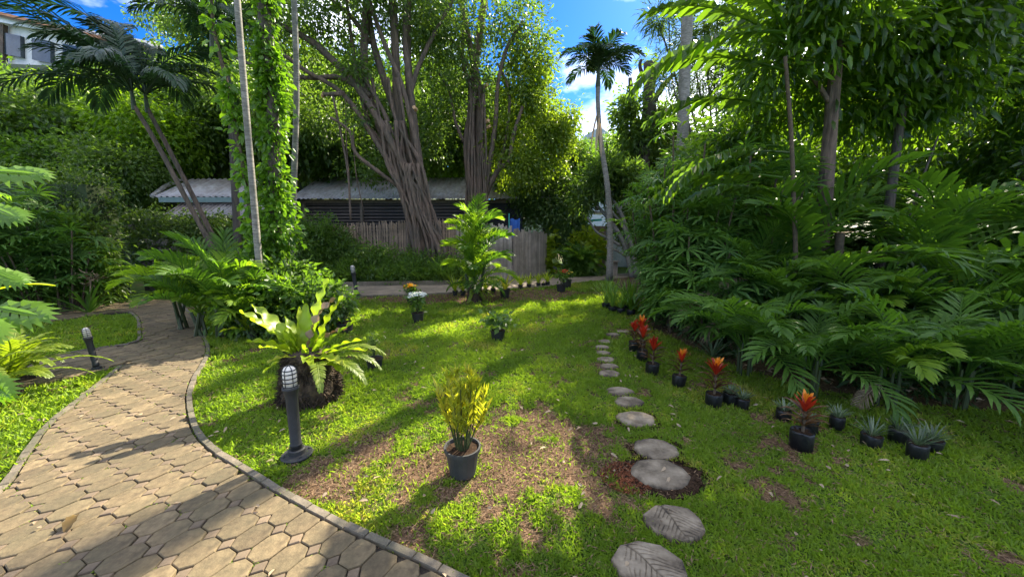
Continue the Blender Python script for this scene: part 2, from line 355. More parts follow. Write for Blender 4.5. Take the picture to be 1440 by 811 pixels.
def foliage(name, blobs, n, lL, lW, mat, parent=None, fold=.2, ell=False, **kw):
    C, D, N, l_, w_, rn = cloud(blobs, n, lL, lW, **kw)
    off = np.array(wloc(parent)) if parent is not None else np.zeros(3)
    return link(name, leaves_mesh(name, C - off, D, N, l_, w_, mat, rn, fold=fold, ell=ell), parent)
def B(px, py, Y, rpx, ry=None, rz=None):
    """a foliage blob centred on a pixel at depth Y, radius in pixels"""
    c = P(px, py, Y); k = Y / F * 1.02; r = rpx * k
    return (c, (r, (ry * k if ry else r), (rz * k if rz else r)))
def strap_leaf(L_=.3, W=.03, seg=5, arch=.5, up=60, wave=0.0, tipw=.1, wn=7):
    """one strap-like leaf from the origin towards +X; returns verts, faces"""
    vs = []; a = R(up); x = z = 0.0; st = L_ / seg
    for i in range(seg + 1):
        t = i / seg; wd = W * (math.sin(math.pi * min(1, .18 + .82 * t) ** .9) ** .6 if t < 1 else tipw) * (.45 + .55 * min(1, t * 3))
        wz = wave * W * math.sin(t * wn * math.pi); wy = 1 + wave * math.sin(t * wn * math.pi + 1)
        tx, tz = math.cos(a), math.sin(a)
        vs += [(x - tz * wz, wd / 2 * wy, z + tx * wz + W * .10), (x, 0, z - W * .06), (x + tz * wz, -wd / 2 * (2 - wy), z - tx * wz + W * .10)]
        x += math.cos(a) * st; z += math.sin(a) * st; a -= arch / seg * (0.5 + t)
    fs = []
    for i in range(seg):
        b = i * 3; fs += [(b, b + 1, b + 4, b + 3), (b + 1, b + 2, b + 5, b + 4)]
    return vs, fs
def strap_mesh(name, mat, **kw):
    m = MB(); v, f = strap_leaf(**kw); m.add(v, f, random.random()); return m.mesh(name, mat, smooth=True)
def xf(vs, M4): return [M4 @ Vector(v) for v in vs]
def pinnate(name, mat, L_=1.5, n=24, ll=.35, lw=.035, up=55, arch=1.6, v=.35, droop=.6, petiole=.2, fish=False, ragged=.0, tipang=30):
    """one feather frond starting at the origin and arching to +X"""
    m = MB(); seg = 14; a = R(up); pts = []; p = Vector((0, 0, 0)); ang = []
    for i in range(seg + 1):
        pts.append(p.copy()); ang.append(a); p = p + Vector((math.cos(a), 0, math.sin(a))) * L_ / seg; a -= arch / seg * (.4 + 1.2 * i / seg)
    m.tube(pts, [L_ * .009 * (1 - .8 * i / seg) + .002 for i in range(seg + 1)], 4, r=.6, cap=False)
    for k in range(n):
        t = petiole + (1 - petiole) * (k + .5) / n; q = t * seg; i = min(int(q), seg - 1); fr = q - i
        pos = pts[i].lerp(pts[i + 1], fr); an = ang[i]
        tan = Vector((math.cos(an), 0, math.sin(an))); nor = Vector((-math.sin(an), 0, math.cos(an)))
        s = (t - petiole) / (1 - petiole); le = ll * (math.sin(math.pi * (.12 + .8 * s)) ** .7) * (1 + (random.random() - .5) * .15)
        for sd in (-1, 1):
            if ragged and random.random() < ragged: continue
            fw = R(35 + tipang * s + random.uniform(-6, 6))
            d = (tan * math.sin(fw) * 1.0 + Vector((0, sd, 0)) * math.cos(fw) + nor * (v + random.uniform(-.1, .1))).normalized()
            rr = random.random(); wdir = tan.cross(d).cross(d).normalized() if not fish else None
            wv = (tan - d * tan.dot(d)).normalized() * lw * (.5 if not fish else .5)
            dr = droop * random.uniform(.7, 1.3)
            p0 = pos; p1 = pos + d * le * .35; d2 = (d - Vector((0, 0, dr * .5))).normalized(); p2 = p1 + d2 * le * .35
            d3 = (d2 - Vector((0, 0, dr * .8))).normalized(); p3 = p2 + d3 * le * .3
            if fish:
                g = d * le; wv = (tan - d * tan.dot(d)).normalized()
                e1 = p0 + d * le * .55 + wv * lw * .9; e2 = p0 + d2 * le * .95 + wv * lw * 1.1 + nor * -.02; e3 = p0 + d2 * le * .8 + wv * lw * .25
                e4 = p0 + d2 * le * 1.0 - wv * lw * .2; e5 = p0 + d * le * .5 - wv * lw * .35
                m.add([p0, e5, e4, e3, e2, e1], [(0, 1, 2, 3), (0, 3, 4, 5)], rr)
            else:
                m.add([p0 - wv * .35, p0 + wv * .35, p1 - wv, p1 + wv, p2 - wv * .85, p2 + wv * .85, p3], [(0, 1, 3, 2), (2, 3, 5, 4), (4, 5, 6)], rr)
    return m.mesh(name, mat)
def fanleaf(name, mat, pet=.35, r=.32, n=9, spread=250, w=.035, droop=.5):
    m = MB(); a = R(55)
    end = Vector((math.cos(a), 0, math.sin(a))) * pet
    m.tube([(0, 0, 0), end * .5 + Vector((0, 0, .01)), end], [.004, .0035, .003], 4, cap=False)
    tan = Vector((math.cos(R(25)), 0, math.sin(R(25)))); nor = Vector((-tan.z, 0, tan.x)); sx = Vector((0, 1, 0))
    for k in range(n):
        th = R(-spread / 2 + spread * k / (n - 1) + random.uniform(-5, 5)); le = r * (1 - .25 * abs(k - (n - 1) / 2) / (n / 2)) * random.uniform(.88, 1.1)
        d = (tan * math.cos(th) + sx * math.sin(th)).normalized(); wv = nor.cross(d).normalized() * w / 2
        fo = nor * w * .18; rr = random.random()
        p1 = end + d * le * .3 + nor * .01; d2 = (d - Vector((0, 0, droop * .45))).normalized(); p2 = p1 + d2 * le * .4
        d3 = (d2 - Vector((0, 0, droop * .8))).normalized(); p3 = p2 + d3 * le * .3
        m.add([end, p1 - wv * .8 + fo, p1, p1 + wv * .8 + fo, p2 - wv + fo, p2, p2 + wv + fo, p3 - wv * .35, p3 + wv * .35],
              [(0, 1, 2), (0, 2, 3), (1, 4, 5, 2), (2, 5, 6, 3), (4, 7, 5), (5, 7, 8), (5, 8, 6)], rr)
    return m.mesh(name, mat)
def lobed(name, mat, L_=.45, W=.36, lobes=5, pet=.25):
    """deeply cut big leaf with paired pointed lobes"""
    m = MB()
    m.tube([(-pet, 0, -pet * .5), (-pet * .4, 0, -.03), (0, 0, 0), (L_ * .5, 0, .004), (L_ * .95, 0, -.02)], [.008, .006, .004, .003, .001], 5)
    m.add([(0, 0, 0), (L_ * .15, L_ * .055, .012), (L_ * .6, L_ * .05, .012), (L_ * .9, 0, 0), (L_ * .6, -L_ * .05, .012), (L_ * .15, -L_ * .055, .012)], [(0, 3, 2, 1), (0, 5, 4, 3)], .5)
    for i in range(lobes + 1):
        t = i / lobes; x0 = (.04 + .80 * t) * L_; le = W / 2 * (math.sin(math.pi * (.22 + .62 * t)) * random.uniform(.88, 1.1)); fw = R(62 - 42 * t); hw = L_ * .062 * (1.1 - .35 * t)
        for sd in (-1, 1):
            if i == lobes and sd == 1: fw = 0.0
            d = Vector((math.cos(fw), sd * math.sin(fw), 0)) if i < lobes else Vector((1, sd * .25, 0)).normalized(); d = Vector((math.sin(R(90) - fw) if False else d.x, d.y, 0)); w_ = Vector((-d.y, d.x, 0)) * hw
            b = Vector((x0, 0, .002)); rr = .25 + .5 * random.random(); z = lambda q: Vector((0, 0, .015 - q * q * .09))
            ps = [b - w_ * .7, b + w_ * .7, b + d * le * .45 + w_ * 1.05 + z(.4), b + d * le * .52 + w_ * 1.75 + z(.5), b + d * le * .68 + w_ * .85 + z(.7), b + d * le + z(1), b + d * le * .66 - w_ * .85 + z(.7), b + d * le * .52 - w_ * 1.6 + z(.5), b + d * le * .42 - w_ * .95 + z(.4)]
            m.add(ps, [(0, 1, 2, 8), (2, 3, 4), (8, 2, 4, 6), (8, 6, 7), (6, 4, 5)], rr)
    return m.mesh(name, mat)
def radial(parent, name, meshes, n, tilt=(0, 0), sc=(1, 1), z=0.0, az=None, spiral=137.5, rad=0.0, label=None):
    """n leaves round a centre: tilt = extra pitch range in degrees (positive lifts)"""
    for k in range(n):
        t = k / max(1, n - 1); a = R(az[k] if az else spiral * k + random.uniform(-12, 12))
        ti = R(tilt[0] + (tilt[1] - tilt[0]) * t + random.uniform(-6, 6)); s = random.uniform(*sc)
        o = link(name, meshes[k % len(meshes)], parent, (math.cos(a) * rad, math.sin(a) * rad, z + .0), Euler((random.uniform(-.15, .15), -ti, a), 'XYZ'), s)
        o.rotation_euler = (Matrix.Rotation(a, 3, 'Z') @ Matrix.Rotation(-ti, 3, 'Y') @ Matrix.Rotation(random.uniform(-.25, .25), 3, 'X')).to_euler()

def in_poly(x, y, poly):
    x = np.asarray(x); y = np.asarray(y); ins = np.zeros(x.shape, bool); n = len(poly); j = n - 1
    for i in range(n):
        xi, yi = poly[i]; xj, yj = poly[j]
        c = ((yi > y) != (yj > y)) & (x < (xj - xi) * (y - yi) / ((yj - yi) or 1e-12) + xi); ins ^= c; j = i
    return ins
def smooth_line(pts, n=6):
    """Catmull-Rom through the points"""
    o = []; q = [pts[0]] + list(pts) + [pts[-1]]
    for i in range(1, len(q) - 2):
        for k in range(n):
            t = k / n; p = []
            for c in range(2):
                a, b, c_, d = q[i - 1][c], q[i][c], q[i + 1][c], q[i + 2][c]
                p.append(.5 * (2 * b + (c_ - a) * t + (2 * a - 5 * b + 4 * c_ - d) * t * t + (3 * b - a - 3 * c_ + d) * t ** 3))
            o.append(tuple(p))
    o.append(tuple(pts[-1])); return o
#PART2
# ------------------------------------------------------------------ layout of ground areas
right_edge = smooth_line(GP([(980, 1040), (760, 890), (620, 811), (560, 783), (470, 741), (400, 703), (340, 665), (300, 640), (276, 615), (266, 590), (263, 560), (270, 535), (282, 515), (290, 497), (286, 478), (273, 450), (258, 434), (251, 424)]), 5)
far_edge = GP([(200, 422), (149, 429), (60, 440)])
isl_edge = smooth_line(GP([(60, 455), (110, 448), (160, 441), (184, 440), (196, 450), (198, 464), (195, 482), (150, 490), (108, 497), (65, 504), (-60, 530)]), 4)
low_edge = smooth_line(GP([(-60, 575), (54, 543), (108, 532), (152, 521), (174, 516)]), 4)
left_edge = smooth_line(GP([(174, 516), (150, 536), (123, 558), (76, 597), (49, 631), (26, 668), (8, 691), (-50, 740), (-150, 830), (-330, 1010)]), 5)
path_poly = right_edge + far_edge + isl_edge + low_edge + left_edge[1:]
road_near = GP([(251, 425), (420, 419), (560, 416), (640, 412), (700, 408), (760, 404), (802, 399), (890, 389), (1010, 380)])
road_far = GP([(251, 411), (420, 405), (560, 402), (640, 401), (721, 395), (760, 391), (802, 391), (840, 388), (890, 384), (1010, 375)])
road_poly = road_near + road_far[::-1]
bed_edge = smooth_line([(3.3, 12.0), (2.9, 9.0), (2.75, 7.6), (2.45, 6.6), (2.5, 5.6), (2.7, 4.6), (3.1, 3.85), (3.8, 3.4), (4.7, 3.2), (6.5, 3.0), (9, 2.6)], 4)
bed_poly = bed_edge + [(12, 2), (12, 14), (3.3, 14)]

def blob(x, y, px, py, rx, ry, rot=0):
    c = G(px, py); dx = x - c.x; dy = y - c.y; a = R(rot); u = dx * math.cos(a) + dy * math.sin(a); v = -dx * math.sin(a) + dy * math.cos(a)
    return np.exp(-((u / rx) ** 2 + (v / ry) ** 2) * 1.1)
def soil_val(x, y):
    b = 1.0 * blob(x, y, 600, 650, .95, .42, 35) + 1.0 * blob(x, y, 700, 650, .75, .55, 10) + .7 * blob(x, y, 500, 640, .7, .22, 40) + .7 * blob(x, y, 790, 640, .45, .5)
    b = b + .6 * blob(x, y, 650, 720, .35, .3) + .5 * blob(x, y, 545, 590, .6, .2, 30) + .45 * blob(x, y, 740, 600, .5, .3)
    b = b + .5 * blob(x, y, 535, 500, .5, .4) + .6 * blob(x, y, 800, 525, .5, .4) + .4 * blob(x, y, 820, 600, .4, .3)
    b = b + 2.3 * blob(x, y, 670, 418, 2.1, .75) + 1.8 * blob(x, y, 600, 419, 1.7, .45) + 2.0 * blob(x, y, 750, 411, 1.7, .6) + .35 * blob(x, y, 480, 425, 2.0, .8)
    b = b + .5 * blob(x, y, 330, 505, .6, .5) + .25 * blob(x, y, 1000, 590, .4, .3) + .2 * blob(x, y, 1190, 650, .5, .2) + .45 * blob(x, y, 1150, 740, .3, .2) + .2 * blob(x, y, 1100, 680, .5, .2)
    nz = fbm(x * 3.6 + 5, y * 3.6 + 9, 4); n2 = fbm(x * 12, y * 12, 3)
    v = b * .92 + (nz - .5) * 2.9 + (n2 - .5) * 2.2
    return sstep(.42, .95, v)
# one ground sheet, finely divided where the lawn is
xs = np.unique(np.concatenate([np.linspace(-250, -14, 24), np.linspace(-14, -5, 80), np.linspace(-5, 6, 240), np.linspace(6, 250, 30)]))
ys = np.unique(np.concatenate([np.linspace(-60, .5, 20), np.linspace(.5, 14, 250), np.linspace(14, 500, 40)]))
XX, YY = np.meshgrid(xs, ys, indexing='ij'); nx, ny = len(xs), len(ys)
sv = soil_val(XX.ravel(), YY.ravel())
inbed = in_poly(XX.ravel(), YY.ravel(), bed_poly); sv = np.maximum(sv, inbed * .9)
ZZ = (fbm(XX.ravel() * 2.2, YY.ravel() * 2.2, 3) - .5) * .012 - .012
V = np.stack([XX.ravel(), YY.ravel(), ZZ], 1)
I = (np.arange(nx - 1)[:, None] * ny + np.arange(ny - 1)[None]).ravel()
Fq = np.stack([I, I + ny, I + ny + 1, I + 1], 1)
m, n, b, o = new_mat('lawn_ground')
at = n.nodes.new('ShaderNodeAttribute'); at.attribute_name = 'rnd'
tcg = n.nodes.new('ShaderNodeTexCoord')
nz = n.nodes.new('ShaderNodeTexNoise'); nz.inputs['Scale'].default_value = 55; nz.inputs['Detail'].default_value = 6; n.links.new(tcg.outputs['Object'], nz.inputs['Vector'])
nb = n.nodes.new('ShaderNodeTexNoise'); nb.inputs['Scale'].default_value = 1.4; nb.inputs['Detail'].default_value = 5; n.links.new(tcg.outputs['Object'], nb.inputs['Vector'])
rg = ramp(n, [(.3, (.025, .05, .006)), (.55, (.06, .11, .010)), (.75, (.13, .17, .02))]); n.links.new(nz.outputs['Fac'], rg.inputs[0])
rs_ = ramp(n, [(.3, (.05, .028, .015)), (.55, (.13, .078, .042)), (.75, (.22, .14, .08))]); n.links.new(nz.outputs['Fac'], rs_.inputs[0])
mxg = n.nodes.new('ShaderNodeMix'); mxg.data_type = 'RGBA'
n.links.new(at.outputs['Fac'], mxg.inputs['Factor']); n.links.new(rg.outputs[0], mxg.inputs['A']); n.links.new(rs_.outputs[0], mxg.inputs['B'])
n.links.new(mxg.outputs['Result'], b.inputs['Base Color']); b.inputs['Roughness'].default_value = .95; b.inputs['Specular IOR Level'].default_value = .2
bp = n.nodes.new('ShaderNodeBump'); bp.inputs['Strength'].default_value = .9; bp.inputs['Distance'].default_value = .02; n.links.new(nz.outputs['Fac'], bp.inputs['Height']); n.links.new(bp.outputs[0], b.inputs['Normal'])
ground = tag(link('ground', mesh_np('ground', V, Fq, m, sv, True)), kind='structure')

# ------------------------------------------------------------------ paved path with octagon pavers
path = tag(MB().prism(path_poly, -.03, .008).build('paved_path', M['joint']), kind='structure')
def clip(poly, a, nrm):
    o = []
    for i in range(len(poly)):
        p, q = poly[i], poly[(i + 1) % len(poly)]
        dp = (p[0] - a[0]) * nrm[0] + (p[1] - a[1]) * nrm[1]; dq = (q[0] - a[0]) * nrm[0] + (q[1] - a[1]) * nrm[1]
        if dp >= 0: o.append(p)
        if dp * dq < 0:
            t = dp / (dp - dq); o.append((p[0] + (q[0] - p[0]) * t, p[1] + (q[1] - p[1]) * t))
    return o
PE = []   # boundary segments with inward normals
np_ = len(path_poly); area2 = sum(path_poly[i][0] * path_poly[(i + 1) % np_][1] - path_poly[(i + 1) % np_][0] * path_poly[i][1] for i in range(np_))
sg = 1 if area2 > 0 else -1
for i in range(np_):
    a, c = path_poly[i], path_poly[(i + 1) % np_]; d = (c[0] - a[0], c[1] - a[1]); l = math.hypot(*d)
    if l > 1e-6: PE.append((a, c, (-d[1] / l * sg, d[0] / l * sg)))
pe_a = np.array([e[0] for e in PE]); pe_c = np.array([e[1] for e in PE]); pe_n = np.array([e[2] for e in PE])
pu, pv_, cc, gap = .146, .188, .047, .0055
ua = R(-27); ux = (math.cos(ua), math.sin(ua)); vx = (-math.sin(ua), math.cos(ua))
def tile(kind, cx, cy):
    if kind == 0:
        a, c = pu / 2 - gap * .5, pv_ / 2 - gap * .5; k = cc
        q = [(-a + k * .8, -c), (a - k * .8, -c), (a, -c + k), (a, c - k), (a - k * .8, c), (-a + k * .8, c), (-a, c - k), (-a, -c + k)]
    else:
        k = cc - gap * .9; q = [(-k * .8, 0), (0, -k), (k * .8, 0), (0, k)]
    jx, jy, ja = random.uniform(-.002, .002), random.uniform(-.002, .002), random.uniform(-.015, .015)
    o = []
    for x, y in q:
        x, y = x * math.cos(ja) - y * math.sin(ja) + jx, x * math.sin(ja) + y * math.cos(ja) + jy
        o.append((cx + x * ux[0] + y * vx[0], cy + x * ux[1] + y * vx[1]))
    return o
tiles = []
for i in range(-130, 60):
    for j in range(-70, 70):
        for kind in (0, 1):
            a = (i + .5 * kind) * pu; c = (j + .5 * kind) * pv_
            cx, cy = a * ux[0] + c * vx[0], a * ux[1] + c * vx[1]
            if cy < .3 or cy > 10.5 or cx < -13 or cx > 1.5 or abs(cx) > 1.9 * cy + 1.2: continue
            tiles.append((cx, cy, kind))
tx = np.array([t[0] for t in tiles]); ty = np.array([t[1] for t in tiles])
inn = in_poly(tx, ty, path_poly); near = []; rest = MB(); restp = MB()
keep = []
for k, (cx, cy, kind) in enumerate(tiles):
    ap = np.array((cx, cy)); d = pe_c - pe_a; t = np.clip(((ap - pe_a) * d).sum(1) / (d * d).sum(1), 0, 1); q = pe_a + d * t[:, None]
    ds = np.hypot(*(q - ap).T); e = int(ds.argmin()); mn = ds[e]
    if not inn[k] and mn > .13: continue
    poly = tile(kind, cx, cy)
    if mn < .15:
        for e in np.where(ds < .15)[0]:
            if (ds[e] <= mn + .05): 
                poly = clip(poly, (PE[e][0][0] + PE[e][2][0] * .012, PE[e][0][1] + PE[e][2][1] * .012), PE[e][2])
            if len(poly) < 3: break
        if len(poly) < 3: continue
        ar = abs(sum(poly[i][0] * poly[(i + 1) % len(poly)][1] - poly[(i + 1) % len(poly)][0] * poly[i][1] for i in range(len(poly)))) / 2
        if ar < .0012: continue
    keep.append((math.hypot(cx, cy) + (.0 if kind == 0 else .35), kind, poly, (cx, cy)))
def vis(c):
    zc = c[1] * cp + CAMH * sp; return zc > .2 and abs(c[0] / zc) < 1.42 and (CAMH * cp - c[1] * sp) / zc < .81
keep.sort(key=lambda k: (0 if vis(k[3]) else 50) + k[0])
for k, (dd, kind, poly, c) in enumerate(keep):
    zt = .03 + random.uniform(-.005, .004); rr = random.random()
    if k < 298:
        mb = MB().prism(poly, .004, zt, .004, rr); me = mb.mesh('paver', M['paver_pink' if kind else 'paver'], (c[0], c[1], 0))
        link('paver', me, path, (c[0], c[1], 0))
    else: (restp if kind else rest).prism(poly, .004, zt, .004 if dd < 6 else 0, rr)
rp = tag(rest.build('pavers', M['paver'], path), kind='stuff')
rp2 = tag(restp.build('corner_pavers', M['paver_pink'], path), kind='stuff')
def kerb_line(line, parent, mat, ln=.15, wd=.042, z1=.034, off=-.024, name='kerb_stone', far=99):
    acc = []; 
    for i in range(len(line) - 1):
        a, c = Vector(line[i]).to_2d(), Vector(line[i + 1]).to_2d(); l = (c - a).length; k = 0
        while k < l: acc.append(a + (c - a) * (k / l)); k += .02
    s = [acc[0]]
    for p in acc:
        if (p - s[-1]).length >= ln: s.append(p)
    for p, q in zip(s, s[1:]):
        mid = (p + q) / 2
        if mid.y < .4: continue
        d = (q - p).normalized(); nr = Vector((-d.y, d.x)) * off; me = MB()
        hl = (q - p).length / 2 - .003; w2 = wd / 2; z = z1 + random.uniform(-.004, .004); poly = [(-hl, -w2), (hl, -w2), (hl, w2), (-hl, w2)]
        me.prism(poly, -.02, z, .005, random.random())
        link(name, me.mesh(name, mat), parent, (mid.x + nr.x, mid.y + nr.y, 0), (0, 0, math.atan2(d.y, d.x) + random.uniform(-.03, .03)))
kerb_line([p for p in right_edge if p[1] > .9], path, M['kerb'], off=-.020 * sg)
kerb_line([p for p in isl_edge[12:]], path, M['kerb'], off=-.020 * sg)
kerb_line([p for p in left_edge if p[1] > .9], path, M['kerb'], off=-.020 * sg)
kerb_line(far_edge, path, M['kerb'], .3, off=-.020 * sg)
# grass growing in joints of the pavers, fallen leaf lies on it later
road = tag(MB().prism(road_poly, -.03, .02).build('concrete_road', M['concrete']), kind='structure')
kerb_line(road_far[:5], road, M['kerb'], .8, .12, .14, off=.07)
kerb_line(road_near[:5], road, M['kerb'], .8, .06, .04, off=-.04)
# hillside rising behind on the left
def hill_h(x, y):
    return 12 * sstep(13.5, 30, y - .25 * np.minimum(0, x + 10)) * sstep(1, 16, -x - 1.5) + 5 * sstep(24, 45, y) * sstep(20, 0, x) - .3
hx = np.linspace(-70, 26, 60); hy = np.linspace(12.5, 70, 45); HX, HY = np.meshgrid(hx, hy, indexing='ij')
HZ = hill_h(HX, HY) + (fbm(HX * .4, HY * .4) - .5) * .5 * (hill_h(HX, HY) > 0)
V = np.stack([HX.ravel(), HY.ravel(), HZ.ravel()], 1); I = (np.arange(59)[:, None] * 45 + np.arange(44)[None]).ravel()
hill = tag(link('hillside', mesh_np('hillside', V, np.stack([I, I + 45, I + 46, I + 1], 1), M['hill'], None, True)), kind='structure')

# ------------------------------------------------------------------ lawn grass as blades
stones = [(912, 797, 100, 0), (947, 736, 84, 1), (928, 667, 82, 2), (922, 632, 64, 3), (894, 590, 54, 4), (885, 566, 42, 5), (872, 551, 38, 6), (857, 526, 31, 7), (857, 516, 27, 8),
          (852, 506, 25, 9), (848, 497, 22, 10), (847, 489, 21, 11), (851, 481, 20, 12), (862, 471, 20, 13), (877, 467, 20, 14), (896, 466, 20, 15), (908, 463, 18, 16)]
st_w = [(G(a, b_), w_ / F * (G(a, b_).y * cp + CAMH * sp) / 2) for a, b_, w_, _ in stones]
Nc = 3800000
gx = rng.uniform(-9.5, 7.5, Nc); gy = rng.uniform(.7, 12.2, Nc); rr = np.hypot(gx, gy)
zc = gy * cp + CAMH * sp
ok = (rng.random(Nc) < np.minimum(1, (2.3 / rr) ** 1.75)) & (np.abs(gx / zc) < 1.55)
gx, gy = gx[ok], gy[ok]
sl = soil_val(gx, gy)
ok = (rng.random(len(gx)) > sl * .93) & (rng.random(len(gx)) < .35 + .9 * sstep(.3, .6, fbm(gx * 11, gy * 11, 2)))
ok &= ~in_poly(gx, gy, path_poly); ok &= ~in_poly(gx, gy, road_poly); ok &= ~in_poly(gx, gy, bed_poly)
ok &= ~((gy > 10.6) & (gx < -1)) & ~((gx < -6.8) & (gy > 7.2))
for c, r_ in st_w: ok &= np.hypot(gx - c.x, (gy - c.y) / .8) > r_ * (.86 + .14 * rng.random(len(gx)))
c2, r2 = st_w[2]; ok &= (((gx - c2.x) / .30) ** 2 + ((gy - c2.y + .02) / .2) ** 2 > 1)
gx, gy = gx[ok], gy[ok]; n_ = len(gx); rr = np.hypot(gx, gy)
tuft = fbm(gx * 9, gy * 9, 2); patch = fbm(gx * .9 + 3, gy * .9, 3)
sc = (1 + .22 * np.maximum(0, rr - 2.2)); tall = (.55 + .9 * tuft) * (1 + .35 * (patch - .5))
C = np.stack([gx, gy, np.full(n_, -.012)], 1)
D = rng.normal(size=(n_, 3)); D[:, 2] = np.abs(D[:, 2]) * .6 + .55 + .5 * rng.random(n_)
N = np.stack([rng.normal(size=n_), rng.normal(size=n_), np.full(n_, .8)], 1)
rnd = np.clip(.45 * rng.random(n_) + .75 * (fbm(gx * 2.1, gy * 2.1, 4)) - .08, 0, 1)
me = leaves_mesh('grass', C, D, N, (.022 + .020 * rng.random(n_)) * np.minimum(sc, 2.2) * tall, (.0058 + .0038 * rng.random(n_)) * sc, M['grass'], rnd, fold=.1, curl=.35)
grass = tag(link('grass', me), kind='stuff'); print('grass', n_)
# dry straw over the bare patches
Ns = 420000; gx = rng.uniform(-4, 4.5, Ns); gy = rng.uniform(1.2, 12, Ns); rr = np.hypot(gx, gy)
ok = (rng.random(Ns) < (2.3 / rr) ** 1.6) & (rng.random(Ns) < .22 + .78 * soil_val(gx, gy)) & ~in_poly(gx, gy, path_poly) & ~in_poly(gx, gy, road_poly)
gx, gy = gx[ok], gy[ok]; n_ = len(gx); rr = np.hypot(gx, gy)
C = np.stack([gx, gy, .001 + .008 * rng.random(n_)], 1); D = rng.normal(size=(n_, 3)); D[:, 2] *= .25; N = np.stack([rng.normal(size=n_) * .4, rng.normal(size=n_) * .4, np.ones(n_)], 1)
sc = 1 + .15 * np.maximum(0, rr - 2.2)
tag(link('dry_clippings', leaves_mesh('dry_clippings', C, D, N, (.018 + .03 * rng.random(n_)) * sc, (.003 + .004 * rng.random(n_)) * sc, M['straw'], None, .1, .1)), kind='stuff'); print('straw', n_)
# little weeds in the paver joints
wx = []; 
for k in range(210):
    e = random.choice(keep[:520]); p = random.choice(e[2]); wx.append((p[0], p[1]))
wx = np.array(wx); wi = np.repeat(np.arange(len(wx)), 14); C = np.concatenate([wx[wi] + rng.normal(size=(len(wi), 2)) * .012, np.full((len(wi), 1), .02)], 1)
D = rng.normal(size=(len(wi), 3)); D[:, 2] = .35; N = np.tile([0.1, .1, 1], (len(wi), 1)) + rng.normal(size=(len(wi), 3)) * .3
tag(link('joint_weeds', leaves_mesh('joint_weeds', C, D, N, .018, .007, M['grass'])), kind='stuff')

